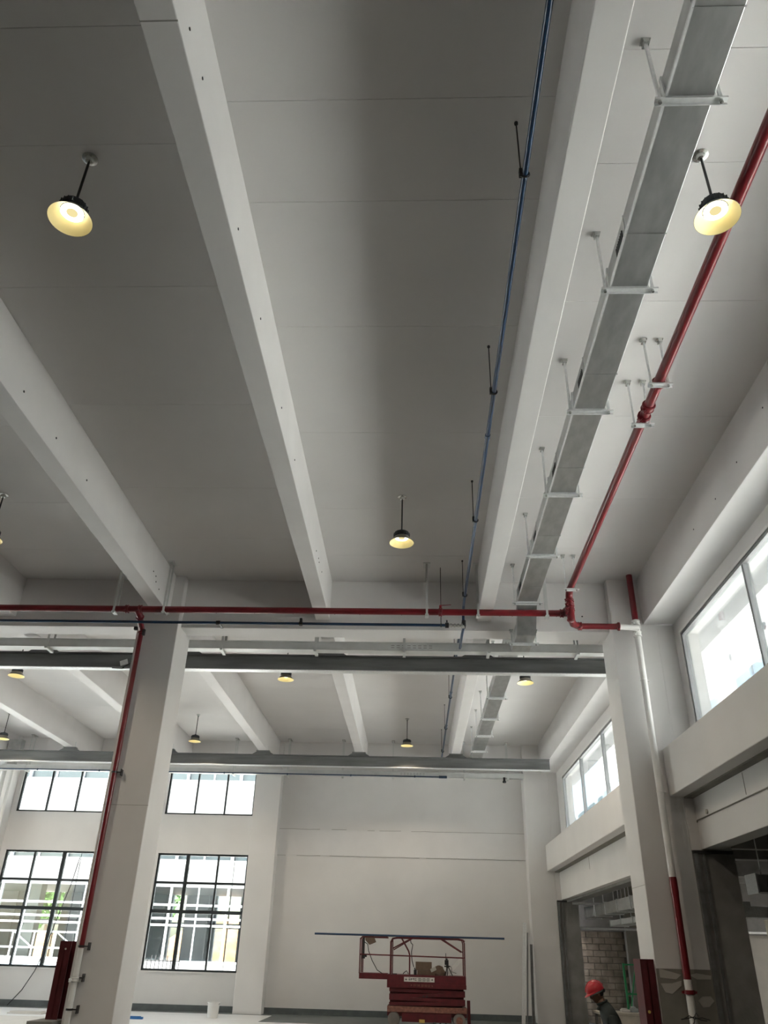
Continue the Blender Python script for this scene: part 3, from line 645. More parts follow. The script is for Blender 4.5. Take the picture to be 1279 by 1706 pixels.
# ------------------------------------------------------------------ annex seen through the openings
AX1, AYE, AZ = 11.6, 26.6, 3.95
ac = struct(MB().box(4.6, AX1, YN, 21, AZ, AZ + .25).box(4.6, 10.2, 21, 25, AZ, AZ + .25).box(11.4, AX1, 21, 25, AZ, AZ + .25).box(4.6, AX1, 25, AYE + .3, AZ, AZ + .25).build('ceiling', 'raw', smooth=False), 'bare dark concrete ceiling of the annex', 'ceiling')  # gap in the slab is an unseen light well added to light the annex
struct(B(AX1, AX1 + .2, YN, AYE + .2, 0, AZ).build('wall_annex', 'putty', smooth=False), 'bare grey outer wall of the annex', 'wall')
wa = struct(B(4.4, AX1, AYE, AYE + .2, 0, AZ).build('wall_annex', 'mortar', smooth=False), 'bare block wall closing the annex', 'wall')
bw, bh = .36, .165; nb = 0
for row in range(14):
    off = 0 if row % 2 else bw / 2; x = 4.42 - off
    while x < 6.28:
        a, b = max(x, 4.42), min(x + bw - .014, 6.28)
        if b - a > .06:
            d = random.uniform(-.008, .012)
            B(a, b, AYE - .03 + d, AYE + .02, row * bh + .004, row * bh + bh - .010 + random.uniform(-.003, .002)).build('concrete_block', 'block', wa, smooth=False, bevel=.006)
        x += bw
struct(B(6.28, 6.95, AYE - .25, AYE + .1, 0, AZ).build('column', 'olive', smooth=False), 'grey rendered pier right of the annex block wall', 'column')
struct(B(4.4, AX1, AYE - .12, AYE + .1, 2.31, AZ).build('beam', 'raw', smooth=False), 'bare beam on top of the annex block wall', 'beam')
struct(B(6.95, AX1, AYE - .02, AYE + .1, 0, 2.31).build('wall_annex', 'putty', smooth=False), 'pale rendered wall of the annex', 'wall')
for k, y in enumerate((14.5, 16.9, 18.7, 22.7, 24.6)):
    struct(B(4.6, AX1, y, y + .22, AZ - .38, AZ + .02).build('beam', 'raw', smooth=False), f'dark annex ceiling beam, {ORD[k]} from the right column', 'beam')
def annex_duct(x0, x1, y0, y1, z0, z1, label, m='galv', along='y'):
    r = thing('air_duct', label, 'duct', ((x0 + x1) / 2, y0, z0), 'annex ducts')
    n = max(2, int((y1 - y0) / 1.2)) if along == 'y' else max(2, int((x1 - x0) / 1.2))
    for k in range(n):
        if along == 'y': MB().box(x0, x1, y0 + (y1 - y0) * k / n + .01, y0 + (y1 - y0) * (k + 1) / n - .01, z0, z1).build('duct_section', m, r, smooth=False)
        else: MB().box(x0 + (x1 - x0) * k / n + .01, x0 + (x1 - x0) * (k + 1) / n - .01, y0, y1, z0, z1).build('duct_section', m, r, smooth=False)
    for k in range(n + 1):
        if along == 'y': y = y0 + (y1 - y0) * k / n; MB().box(x0 - .02, x1 + .02, y - .015, y + .015, z0 - .02, z1 + .02).build('flange', 'galvl', r, smooth=False)
        else: x = x0 + (x1 - x0) * k / n; MB().box(x - .015, x + .015, y0 - .02, y1 + .02, z0 - .02, z1 + .02).build('flange', 'galvl', r, smooth=False)
    for k in range(n + 1):
        px, py = (((x0 + x1) / 2, y0 + .2 + (y1 - y0 - .4) * k / n) if along == 'y' else (x0 + .2 + (x1 - x0 - .4) * k / n, (y0 + y1) / 2))
        MB().cyl((px, py, z1), (px, py, AZ), .012, 8).build('hanger_rod', 'galvl', r)
    return r
annex_duct(5.0, 5.45, 17.5, 25.6, 2.62, 2.88, 'galvanised duct under the annex ceiling seen through the far doorway')
annex_duct(5.6, 6.1, 16.0, 25.2, 2.42, 2.55, 'flat pale cable duct hung below the annex duct', 'galvl')
annex_duct(6.4, 11.4, 16.2, 16.7, 2.75, 3.05, 'galvanised duct crossing the annex seen through the near doorway', 'galv', 'x')
annex_duct(6.3, 11.4, 17.9, 18.25, 2.4, 2.6, 'wrapped silver duct low in the annex behind the near doorway', 'galvl', 'x')
for z, y, t in ((2.36, 25.9, 'long grey pipe over the block wall'), (2.95, 24.8, 'thin grey pipe high over the block wall')):
    tag(MB().cyl((4.5, y, z), (11.5, y, z), .03, 10).build('pipe', 'galvl'), f'{t} in the annex', 'pipe', 'annex pipes')
gf = thing('green_frame', 'green painted steel frame leaning by the annex block wall', 'frame', (6.1, 25.6, 0))
MB().bar((6.02, 26.0, 1.5), (6.02, 25.9, 0), .05, .05).build('post', 'green', gf, smooth=False)
MB().bar((6.36, 26.0, 1.5), (6.36, 25.9, 0), .05, .05).build('post', 'green', gf, smooth=False)
for z in (.1, .75, 1.47): MB().bar((6.02, 25.9 + z * .066, z), (6.36, 25.9 + z * .066, z), .04, .04).build('rail', 'green', gf, smooth=False)
MB().bar((6.02, 25.92, .1), (6.36, 26, 1.45), .03, .03).build('brace', 'green', gf, smooth=False)
wb = thing('work_bench', 'pale board covered bench below the block wall', 'bench', (5.6, 25.2, 0))
MB().box(4.95, 6.6, 24.6, 25.7, .30, .36).build('top', 'tarp', wb, smooth=False, bevel=.01)
MB().box(4.97, 6.58, 24.62, 24.66, 0, .30).build('front_board', 'tarp', wb, smooth=False)
for x in (5.0, 6.5): MB().box(x, x + .06, 25.5, 25.6, 0, .3).build('leg', 'raw', wb, smooth=False)
for k, (x, w, h, m, t) in enumerate([(5.62, .22, .06, 'sign', 'folded white sheet on the annex bench'), (5.88, .18, .09, 'strap', 'grey rag bundle on the annex bench'), (6.1, .12, .10, 'dark', 'black box on the annex bench')]):
    q = MB(); q.box(x, x + w, 25.0, 25.25, .36, .36 + h); q.box(x + .02, x + w * .7, 25.02, 25.2, .36 + h, .36 + h * 1.4)
    tag(q.build('bench_item', m, smooth=True, bevel=.012), t, 'bundle')
# tarp wrapped bundle with rope in the near doorway
tw = thing('wrapped_bundle', 'tall bundle wrapped in pale tarpaulin tied with rope, near doorway', 'bundle', (7.6, 17.5, 0))
prof = []
for k in range(15):
    z = 2.35 * k / 14; prof.append((.62 - .03 * math.sin(z * 4) - (.10 if abs(z - 1.25) < .12 else 0), z))
bag = MB(); n = 28; vs = []
for r_, z in prof:
    for k in range(n):
        a = 2 * math.pi * k / n; rr_ = r_ * (1 + .05 * math.sin(5 * a + z) + .03 * math.sin(9 * a - 2 * z)); vs.append((7.55 + rr_ * math.cos(a), 17.5 + rr_ * math.sin(a) * .8, z))
bag.add(vs, [(i * n + k, i * n + (k + 1) % n, (i + 1) * n + (k + 1) % n, (i + 1) * n + k) for i in range(14) for k in range(n)] + [tuple(range(14 * n, 15 * n))]).build('wrap', 'tarp', tw)
for z in (1.19, 1.25, 1.31): MB().tube([(7.55 + .60 * math.cos(a / 12 * math.pi), 17.5 + .49 * math.sin(a / 12 * math.pi), z + .02 * math.sin(a)) for a in range(25)], .018, 6).build('rope', 'sign', tw)
MB().tube([(7.0, 17.2, 1.2), (6.95, 17.15, .8), (7.0, 17.1, .45)], .016, 6).build('rope_end', 'sign', tw)

# ------------------------------------------------------------------ scissor lift
LY0, LY1 = 23.15, 23.95
sl = thing('scissor_lift', 'red scissor lift parked before the end wall', 'lift', (.35, 23.55, 0))
def lx(px): return -.685 + (px - 645) * (1.335 + .685) / 130.      # photo column -> metres on the lift face
def lz(py): return 1.115 - (py - 1625) * .01446                    # photo row -> metres
X0, X1 = lx(645), lx(775); XE = lx(598)
MB().box(X0, X1, LY0, LY1, lz(1645), lz(1625)).build('platform', 'liftred', sl, smooth=False, bevel=.008)
MB().box(X0 - .0, X1 + .005, LY0 - .01, LY0, lz(1645), lz(1638.5)).build('platform_rim', 'liftred', sl, smooth=False)
MB().box(XE, X0, LY0 + .04, LY1 - .04, lz(1633), lz(1624)).build('extension_deck', 'liftred', sl, smooth=False, bevel=.006)
# folded scissor arms
for k in range(4):
    z = lz(1671) + .02 + k * .092; t = .018 * (1 if k % 2 else -1)
    for s_, yy in ((0, LY0 + .05), (1, LY1 - .12)):
        tt = t if s_ == 0 else -t
        MB().bar((X0 + .06, yy + .035, z + tt + .02), (X1 - .03, yy + .035, z - tt + .02), .07, .078).build('scissor_arm', 'liftred', sl, smooth=False, bevel=.006)
MB().box(X0 + .1, X1 - .1, LY0 + .2, LY1 - .2, lz(1672), lz(1645)).build('arm_core', 'reddk', sl, smooth=False)
for x in (.25, .33): MB().cyl((x, LY0 + .03, lz(1657)), (x, LY0 + .06, lz(1657)), .02, 12).build('pivot_pin', 'dark', sl)
# chassis
lab(MB().box(lx(646), X1 + .01, LY0 - .01, LY1, lz(1681), lz(1672.5)).build('chassis_beam', ['liftwear'], sl, smooth=False, bevel=.008), 'worn scratched red chassis beam')
MB().box(lx(670), lx(750), LY0 + .02, LY1 - .02, .10, lz(1681)).build('chassis_box', 'liftred', sl, smooth=False, bevel=.01)
MB().box(lx(646), X1, LY0 + .06, LY1 - .06, .22, lz(1681)).build('chassis_core', 'reddk', sl, smooth=False)
lab(B(lx(698), lx(707), LY0 + .012, LY0 + .022, .16, lz(1696)).build('warning_label', 'yellow', sl, smooth=False), 'yellow label')
for px in (723, 732, 741): MB().ring((lx(px), LY0 + .016, lz(1697)), (0, 1, 0), .035 if px < 730 else .02, .008).cyl((lx(px), LY0 + .01, lz(1697)), (lx(px), LY0 + .03, lz(1697)), .02, 10).build('control_knob', 'dark', sl)
for px in (657, 763):
    for yy in (LY0, LY1 - .12):
        w = MB().tube([(lx(px), yy, .155), (lx(px), yy + .02, .155), (lx(px), yy + .1, .155), (lx(px), yy + .12, .155)], [.14, .155, .155, .14], 28).build('wheel', 'rubber', sl)
        MB().tube([(lx(px), yy - .012, .155), (lx(px), yy + .005, .155)], .085, 20).build('hub', 'liftwear' if px > 700 else 'rubber', w)
MB().box(lx(777), lx(782), LY0 + .3, LY0 + .42, 0, lz(1662)).build('ladder_post', 'liftred', sl, smooth=False)
MB().box(X1, lx(782), LY0 + .33, LY0 + .39, .3, .36).build('bracket', 'liftred', sl, smooth=False)
# guard rails
ZT, ZM, ZD = lz(1567.5), lz(1596), lz(1625)
def rail(pts, r=.017, nm='guard_rail', m='liftred'): return MB().tube(pts, r, 10).build(nm, m, sl)
for yy, back in ((LY0 + .03, 0), (LY1 - .03, 1)):
    rail([(XE + .01, yy, ZD), (XE + .01, yy, ZT - .05), (XE + .06, yy, ZT), (lx(648) - .05, yy, ZT)])
    rail([(XE + .01, yy, ZM + .012), (X1 - .04, yy, ZM - .012)], .015)
    rail([(lx(650), yy, ZD), (lx(650), yy, ZT - .10), (lx(653), yy, ZT - .02), (lx(660), yy, ZT), (X1 - .16, yy, ZT), (X1 - .05, yy, ZT - .02), (X1 - .022, yy, ZT - .10), (X1 - .022, yy, ZD)])
    if not back:
        rail([(lx(653.5), yy + .03, ZD), (lx(653.5), yy + .03, ZT - .03)], .014)
        rail([(lx(653), yy, lz(1585)), (lx(686), yy, ZT)], .016, 'brace'); rail([(lx(655), yy + .03, lz(1587)), (lx(688), yy + .03, ZT)], .013, 'brace')
        rail([(lx(668), yy, ZT), (lx(680), yy, lz(1588)), (lx(682), yy, lz(1594)), (lx(682), yy, ZD)], .02, 'brace')
        rail([(lx(733), yy, ZT), (lx(768), yy, lz(1588))], .016, 'brace'); rail([(lx(736), yy + .03, ZT), (lx(770), yy + .03, lz(1588))], .014, 'brace')
for x in (XE + .01, X1 - .022):
    rail([(x, LY0 + .03, ZT - .04), (x, LY1 - .03, ZT - .04)]); rail([(x, LY0 + .03, ZM), (x, LY1 - .03, ZM)], .015)
rail([(XE + .05, LY1 - .03, ZD), (XE + .05, LY1 - .03, ZT)])
# sign plates with print
sg = lab(B(lx(673), lx(723), LY0 - .016, LY0 - .010, lz(1635.3), lz(1628.2)).build('sign_plate', 'sign', sl, smooth=False), 'white sign plate with dark characters')
def glyphs(x0, x1, z0, z1, y, m, par, seed):
    rnd = random.Random(seed); g = MB(); h = z1 - z0
    def strokes(xc, w):
        for _ in range(3): zz = z0 + rnd.random() * h * .9; g.box(xc, xc + w, y - .003, y, zz, zz + h * .12)
        for _ in range(2): xx = xc + rnd.random() * w * .85; g.box(xx, xx + w * .15, y - .003, y, z0 + rnd.random() * h * .2, z1 - rnd.random() * h * .2)
    x = x0 + (x1 - x0) * .0; L = x1 - x0
    strokes(x0, L * .06)
    for k in range(4): strokes(x0 + L * (.12 + .075 * k), L * .06)
    digits(g, ['0', '0', '0', '-', '0', '0', '0', '-', '0', '0', '0'], x0 + L * .47, x0 + L * .88, z0, z1, y)
    strokes(x0 + L * .93, L * .06)
    return stuff(g.build('sign_lettering', m, par, smooth=False))
def digits(g, chars, x0, x1, z0, z1, y):
    w = (x1 - x0) / len(chars); h = z1 - z0; t = w * .22
    for k, c in enumerate(chars):
        a = x0 + k * w; b = a + w * .78
        if c == '-': g.box(a, b, y - .003, y, z0 + h * .45, z0 + h * .58); continue
        g.box(a, b, y - .003, y, z0, z0 + h * .14); g.box(a, b, y - .003, y, z1 - h * .14, z1)
        g.box(a, a + t, y - .003, y, z0, z1); g.box(b - t, b, y - .003, y, z0, z1)
glyphs(lx(675), lx(721), lz(1634), lz(1629.4), LY0 - .016, 'ink', sl, 3)
glyphs(lx(684), lx(721), lz(1642.6), lz(1639.2), LY0 - .011, 'liftwear', sl, 5)

# things carried on the lift
DZ_ = lz(1625)
bpz = thing('blue_pipe', 'loose length of blue pipe laid on top of the lift rails', 'pipe', (-.1, LY0 + .03, ZT))
MB().cyl((-2.62, LY0 + .03, ZT + .042), (2.36, LY0 + .03, ZT + .042), .024, 14).build('pipe', 'blue', bpz)
MB().cyl((-.9, LY0 + .10, ZT + .030), (.85, LY0 + .10, ZT + .030), .013, 10).build('strut', 'dark', bpz)
def carton(x0, x1, y0, y1, z0, z1, label, flap=None):
    r = thing('cardboard_box', label, 'box', ((x0 + x1) / 2, (y0 + y1) / 2, z0))
    MB().box(x0, x1, y0, y1, z0, z1).build('carton', 'card', r, smooth=False, bevel=.004)
    MB().box(x0, x1, (y0 + y1) / 2 - .02, (y0 + y1) / 2 + .02, z1, z1 + .002).build('tape', 'putty', r, smooth=False)
    if flap: MB().bar(((x0 + x1) / 2 + .12, y0, z1), (x1 + .03, y0 - .02, z1 + .06), .004, .08).build('flap', 'putty', r, smooth=False)
    return r
carton(lx(695), lx(724), LY0 + .15, LY0 + .5, DZ_, lz(1618), 'lower cardboard box on the lift platform', True)
carton(lx(692), lx(719), LY0 + .18, LY0 + .5, lz(1618) + .003, lz(1604.5), 'upper cardboard box stacked on the lift platform')
sk = thing('sack', 'crumpled brown sack slumped right of the boxes on the lift', 'sack', (lx(731), LY0 + .3, DZ_))
sv = []; n = 20; sz = lz(1609.5) - DZ_
for i in range(9):
    t = i / 8; r_ = [.19, .20, .20, .19, .18, .16, .13, .11, .03][i]
    for k in range(n):
        a = 2 * math.pi * k / n; q = r_ * (1 + .12 * math.sin(3 * a + i) + .06 * math.sin(7 * a - i)); sv.append((lx(731) + q * math.cos(a) * .85, LY0 + .32 + q * math.sin(a) * .8, DZ_ + sz * t))
MB().add(sv, [(i * n + k, i * n + (k + 1) % n, (i + 1) * n + (k + 1) % n, (i + 1) * n + k) for i in range(8) for k in range(n)] + [tuple(range(8 * n, 9 * n)), tuple(reversed(range(n)))]).build('sack_body', 'card', sk)
tp_ = thing('laser_tripod', 'black laser level on a small tripod at the lift platform end', 'tripod', (lx(743), LY0 + .3, DZ_))
tx, ty = lx(744), LY0 + .25; hz = lz(1610)
MB().box(tx - .05, tx + .05, ty - .05, ty + .05, lz(1608.5), lz(1600.5)).cyl((tx + .0, ty, lz(1600.5)), (tx, ty, lz(1598)), .03, 12).build('laser_head', 'black', tp_, bevel=.01)
MB().cyl((tx - .02, ty, lz(1598)), (tx - .02, ty, lz(1590)), .008, 8).build('aerial', 'black', tp_)
MB().cyl((tx + .02, ty, lz(1613)), (tx + .02, ty, lz(1608.5)), .035, 12).box(tx - .06, tx + .09, ty - .02, ty + .02, lz(1611.5), lz(1609.5)).build('tripod_head', 'black', tp_)
for dx, dy in ((-.06, -.02), (.0, .10), (.13, -.02)): MB().tube([(tx + .02 + dx * .2, ty + dy * .2, lz(1612)), (tx + .02 + dx, ty + dy, DZ_)], .011, 8).build('leg', 'black', tp_)
tag(MB().tube([(tx + .10, ty, lz(1610)), (tx + .13, ty, lz(1613)), (tx + .13, ty, lz(1619)), (tx + .25, ty, lz(1621))], .006, 6).build('cable', 'black'), 'thin black cable hanging off the laser tripod', 'cable')
bd = MB().bar((lx(744), LY0 + .42, DZ_), (lx(769), LY0 + .44, lz(1599)), .09, .012, up=(0, 1, 0))
tag(bd.build('light_streak', 'pipewhite', smooth=False), 'white strip standing for a slanted streak of light behind the tripod on the lift', 'board')  # bright streak of light modelled as a white strip
fll = thing('work_light', 'brown floodlight clamped at the top of the lift extension', 'light', (lx(603), LY0 + .1, lz(1580)))
hd = MB(); a = Vector((lx(606), LY0 + .1, lz(1567))); 
hd.prism([(lx(606), lz(1566)), (lx(621), lz(1565.5)), (lx(625), lz(1575.5)), (lx(614), lz(1580)), (lx(607), lz(1573))], 'y', LY0 + .02, LY0 + .2).build('lamp_head', 'card', fll, smooth=False, bevel=.012)
MB().box(lx(602.5), lx(606), LY0 + .06, LY0 + .1, lz(1600), lz(1566)).build('post', 'dark', fll, smooth=False)
MB().box(lx(602), lx(607), LY0 + .03, LY0 + .13, lz(1602), lz(1595)).box(lx(606), lx(610), LY0 + .06, LY0 + .1, lz(1599.5), lz(1596)).build('clamp', 'black', fll, bevel=.008)
tag(MB().tube([(lx(606), LY0 + .05, lz(1576)), (lx(611), LY0 + .05, lz(1579)), (lx(613), LY0 + .05, lz(1590)), (lx(619), LY0 + .05, lz(1604)), (lx(628), LY0 + .05, lz(1619)), (lx(637), LY0 + .07, DZ_ + .01)], .010, 8).build('cable', 'black'), 'black cable curving down from the work light on the lift', 'cable')
tag(MB().tube([(lx(683), LY0 + .1, ZT - .02), (lx(684), LY0 + .1, lz(1575)), (lx(687), LY0 + .1, lz(1578)), (lx(685), LY0 + .1, lz(1590)), (lx(686), LY0 + .1, lz(1603)), (lx(689), LY0 + .1, lz(1613))], .011, 8).build('cable', 'dark'), 'dark strap hanging from the lift rail beside the boxes', 'strap')
pk = MB().tube([(lx(690), LY0 + .15, lz(1614)), (lx(692), LY0 + .15, lz(1619)), (lx(690), LY0 + .15, DZ_ + .01)], .016, 8).box(lx(689), lx(694), LY0 + .12, LY0 + .2, DZ_, lz(1617))
tag(pk.build('hand_tool', 'black', bevel=.006), 'black hand tool beside the boxes on the lift', 'tool')
tag(MB().tube([(lx(671), LY0 + .15, DZ_ + .015), (lx(674), LY0 + .15, lz(1621)), (lx(677), LY0 + .15, lz(1619)), (lx(680), LY0 + .15, DZ_ + .015)], .010, 8).box(lx(653), lx(661), LY0 + .1, LY0 + .25, DZ_, DZ_ + .02).build('hand_tool', 'dark'), 'dark tool with curved handle lying left on the lift platform', 'tool')

# ------------------------------------------------------------------ floor clutter, leaning profiles, window cable
bk = thing('bucket', 'white bucket on the floor right of the end windows', 'bucket', (-5.25, 23.9, 0))
MB().lathe((-5.25, 23.9, 0), [(.001, .005), (.135, .005), (.155, .33), (.163, .33), (.163, .355), (.150, .355), (.130, .03), (.001, .03)], 28).build('body', 'pipewhite', bk)
MB().tube([(-5.25 + .16 * math.cos(a / 10 * math.pi), 23.9 - .12 * math.sin(a / 10 * math.pi), .33 - .05 * math.sin(a / 10 * math.pi)) for a in range(11)], .005, 6).build('handle', 'dark', bk)
tag(MB().box(-7.15, -6.75, 22.72, 22.84, 0, .05).box(-7.1, -6.8, 22.74, 22.82, .05, .065).build('blue_tool_case', 'bluelit', bevel=.006), 'small blue case lying on the floor right of the left column', 'case')
def leaning(x0, y0, x1, y1, z1, w, m, label):
    r = MB().bar((x0, y0, 0), (x1, y1, z1), w, .03, up=(0, 1, 0)).bar((x0 - w * .4, y0 - .03, 0), (x1 - w * .4, y1 - .03, z1), .012, .07, up=(0, 1, 0)).bar((x0 + w * .4, y0 - .03, 0), (x1 + w * .4, y1 - .03, z1), .012, .07, up=(0, 1, 0))
    return tag(r.build('steel_profile', m, smooth=False), label, 'profile', 'metal profiles leaning in the far corner')
leaning(2.98, 25.2, 3.24, 25.78, 2.46, .10, 'galvl', 'long pale metal profile leaning left in the far right corner')
leaning(3.115, 25.45, 3.29, 25.70, 2.2, .03, 'alu', 'narrow bright metal profile leaning between the other two')
leaning(3.24, 25.10, 3.33, 25.36, 1.9, .07, 'steel', 'dark metal profile leaning right against the far column')
tag(MB().tube([(-10.42, YE + .03, 3.95), (-10.5, YE - .03, 3.2), (-10.75, YE - .04, 2.1), (-10.86, YE - .05, 1.5), (-11.05, YE - .06, .88), (-11.3, YE - .08, .4), (-11.6, YE - .15, .02)], .013, 8).build('cable', 'black'), 'black cable trailing over the left end window sill to the floor', 'cable')
for k, (x, y, w) in enumerate([(-10.4, 23.2, .9), (-9.35, 23.3, .8), (-8.9, 24.0, .6)]):
    q = MB().box(x, x + w, y, y + .4, .0, .03).box(x + .05, x + w - .05, y + .03, y + .37, .03, .06)
    tag(q.build('floor_panel', ('sign', 'strap', 'bluelit')[k], smooth=False), ('pale board lying on the floor under the left end window', 'grey board lying on the floor close to the left column', 'blue edged board on the floor behind the left column')[k], 'board')
stk = MB()
for x in (-12.3, -11.1, -9.9): pass
wsheet = tag(MB().box(-13.0, -7.2, 19.5, 22.4, .002, .02).build('floor_layer', 'sign', smooth=False), 'thin white layer over the floor at left', 'sheet')  # thin white layer laid on the floor at left

# ------------------------------------------------------------------ outside
struct(B(-70, 60, YE + .9, 120, -.3, -.05).build('ground', 'ground', smooth=False), 'sunlit paving outside the end windows', 'ground')
struct(B(XL - 60, XL - .4, -40, YE + .9, -.3, -.05).build('ground', 'ground', smooth=False), 'paving outside the left wall', 'ground')
struct(B(11.8, 60, -60, YE + .9, -.3, -.05).build('ground', 'ground', smooth=False), 'paving outside the annex', 'ground')
struct(B(4.74, 8.2, YN, 26.9, AZ + .25, AZ + .32).build('roof', 'roofm', smooth=False), 'unseen annex roof strip kept pale to bounce sun up through the high windows', 'roof')  # pale width chosen so sun bounces onto the nearby soffit and ceiling
struct(MB().box(8.2, 11.8, YN, 21, AZ + .25, AZ + .30).box(8.2, 10.2, 21, 25, AZ + .25, AZ + .30).box(11.4, 11.8, 21, 25, AZ + .25, AZ + .30).box(8.2, 11.8, 25, 26.9, AZ + .25, AZ + .30).build('roof', 'raw', smooth=False), 'unseen outer annex roof strip kept grey to limit the bounce', 'roof')  # kept dark to hold bounced sun off the beam undersides
struct(B(4.74, 5.13, YN, YE + .24, 6.42, 6.62).build('trim_4', 'soffit', smooth=False), 'grey concrete overhang outside the high right windows', 'trim')
struct(B(XL - .4, 4.78, YN - .4, YE + .3, ZC + .3, ZC + .5).build('roof', 'soffit', smooth=False), 'flat concrete roof slab of the hall', 'roof')
# building to the right
br = thing('neighbour_building', 'tall sunlit white building beyond the high right windows', 'building', (14, 30, 0))
fb = MB(); XB = 13.0
fb.box(XB + .3, XB + 8, -50, 57, 0, 17); fb.box(XB, XB + .3, -50, 0, 0, 17);  # facade runs on unseen past the near end to bounce more sun inside
fb.box(XB, XB + .3, 0, 57, 11.75, 17); fb.box(XB, XB + .3, 0, 57, 5.5, 9.9)
wins = [(k * 5.2 + 2.0, k * 5.2 + 5.6) for k in range(-1, 11)]
prev = 0
for a, b in wins + [(57, 58)]:
    if a > prev: fb.box(XB, XB + .3, prev, a, 9.9, 11.75)
    prev = max(0, b)
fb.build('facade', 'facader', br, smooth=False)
for a, b in wins:
    if b > 0:
        f_ = MB().box(XB + .2, XB + .28, max(a, 0), b, 9.9, 11.75).build('window', 'paleblue', br, smooth=False)
        MB().box(XB + .16, XB + .2, (a + b) / 2 - .04, (a + b) / 2 + .04, 9.9, 11.75).build('window_bar', 'mullwhite', f_, smooth=False)
for k in range(14): MB().cyl((XB - .01, 6 + k * 3.6, 12.55), (XB + .05, 6 + k * 3.6, 12.55), .16, 14).build('vent', 'greycol', br)
br2 = thing('neighbour_building', 'building part painted pale blue as the shaded wall beyond the far high window', 'building', (16, 70, 0))
MB().box(XB + .8, XB + 9, 57.5, 100, 0, 17).build('facade', 'paleblue', br2, smooth=False)  # pale blue colour stands in for the wall's shaded end
for k in range(6): MB().box(XB + .7, XB + .8, 59 + k * 4, 61.5 + k * 4, 10.2, 12).build('window', 'extglass', br2, smooth=False)
# building beyond the end windows
be = thing('neighbour_building', 'white building with glazed ground floor beyond the end windows', 'building', (-14, 41, 0))
YF = 40.0
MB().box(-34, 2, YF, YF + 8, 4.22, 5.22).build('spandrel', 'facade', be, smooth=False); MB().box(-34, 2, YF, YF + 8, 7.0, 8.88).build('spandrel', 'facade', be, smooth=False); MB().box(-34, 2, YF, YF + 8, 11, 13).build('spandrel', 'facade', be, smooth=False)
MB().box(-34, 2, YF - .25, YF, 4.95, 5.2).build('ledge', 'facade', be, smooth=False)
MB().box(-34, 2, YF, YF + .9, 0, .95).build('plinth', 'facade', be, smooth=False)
for k in range(13):
    x = -33 + k * 2.7
    for z0, z1 in ((5.22, 7.0), (8.88, 11)):
        w_ = MB().box(x + .06, x + 2.58, YF + .25, YF + .3, z0, z1).build('window', 'extglass', be, smooth=False)
        MB().box(x + 1.28, x + 1.36, YF + .2, YF + .25, z0, z1).build('window_bar', 'mullwhite', w_, smooth=False)
    MB().box(x - .06, x + .06, YF + .1, YF + .3, 5.22, 7.0).build('mullion', 'mullwhite', be, smooth=False)
    MB().box(x - .06, x + .06, YF + .1, YF + .3, 8.88, 11).build('mullion', 'mullwhite', be, smooth=False)
    MB().box(x - .05, x + .05, YF, YF + .14, .95, 4.06).build('mullion', 'mullwhite', be, smooth=False)
    if k % 2: MB().box(x + .75, x + 1.5, YF + .9, YF + 1.5, 0, 4.22).build('pillar', 'greycol', be, smooth=False)
    MB().box(x + 1.28, x + 1.34, YF, YF + .1, .95, 4.06).build('mullion', 'mullwhite', be, smooth=False)
    MB().box(x + .06, x + 2.64, YF + .05, YF + .065, .95, 4.06).build('pane', 'glass', be, smooth=False)
for z in (4.08, 3.28, 2.72, 2.45, 1.0): MB().box(-34, 2, YF - .02, YF + .14, z - .045, z + .045).build('transom', 'mullwhite', be, smooth=False)
MB().box(-34, 2, YF + .01, YF + 8, 4.10, 4.22).build('floor_slab', 'greycol', be, smooth=False)
for a, b in ((-34, -29.5), (-28.4, -24.9), (-23.6, -20.9), (-19.6, -17.0), (-15.9, -13.4), (-12.6, -10.9), (-9.6, -6), (-4, 2)):
    MB().box(a, b, YF + 7.7, YF + 8, 0, 4.2).build('rear_wall', 'greycol', be, smooth=False)
MB().box(-34, 2, YF + 7.7, YF + 8, 2.5, 2.75).build('rear_transom', 'mullwhite', be, smooth=False)
for k in range(30): MB().box(-33 + k * 1.2, -32.94 + k * 1.2, YF + 7.5, YF + 7.56, 0, 4.2).build('rear_bar', 'greycol', be, smooth=False)
# soil mound and trees behind it
def mound(cx, cy, rx, ry, h, label):
    vs = []; n = 28
    for i in range(8):
        t = i / 7
        for k in range(n):
            a = 2 * math.pi * k / n; q = (1 - t) * (1 + .12 * math.sin(3 * a + cx) + .06 * math.sin(7 * a)); vs.append((cx + rx * q * math.cos(a), cy + ry * q * math.sin(a), -.06 + h * (1 - (1 - t) ** 2) * (1 + .05 * math.sin(5 * a))))
    tag(MB().add(vs, [(i * n + k, i * n + (k + 1) % n, (i + 1) * n + (k + 1) % n, (i + 1) * n + k) for i in range(7) for k in range(n)]).build('soil_mound', 'dirt'), label, 'mound')
mound(-12, 56, 6, 4, 3.2, 'orange soil mound seen through the glazed building, right'); mound(-24, 58, 5, 4, 2.2, 'lower orange soil mound behind the glazed building, left')
def tree(x, y, h, label):
    r = thing('tree', label, 'tree', (x, y, 0), 'trees behind the glazed building')
    MB().tube([(x, y, 0), (x + .1, y, h * .5)], [.16, .1], 8).build('trunk', 'bark', r)
    q = MB(); rnd = random.Random(int(x * 10))
    for _ in range(420):
        d = Vector((rnd.gauss(0, 1), rnd.gauss(0, 1), rnd.gauss(0, 1))).normalized() * (rnd.random() ** .4)
        c = Vector((x + d.x * 2.0, y + d.y * 1.6, h * .66 + d.z * h * .30)); s_ = .34
        u = Vector((rnd.gauss(0, 1), rnd.gauss(0, 1), rnd.gauss(0, 1))).normalized() * s_; w = u.orthogonal().normalized() * s_ * .6
        q.add([c - u, c + w, c + u, c - w], [(0, 1, 2, 3)])
    stuff(q.build('foliage', 'leaf', r, smooth=False))
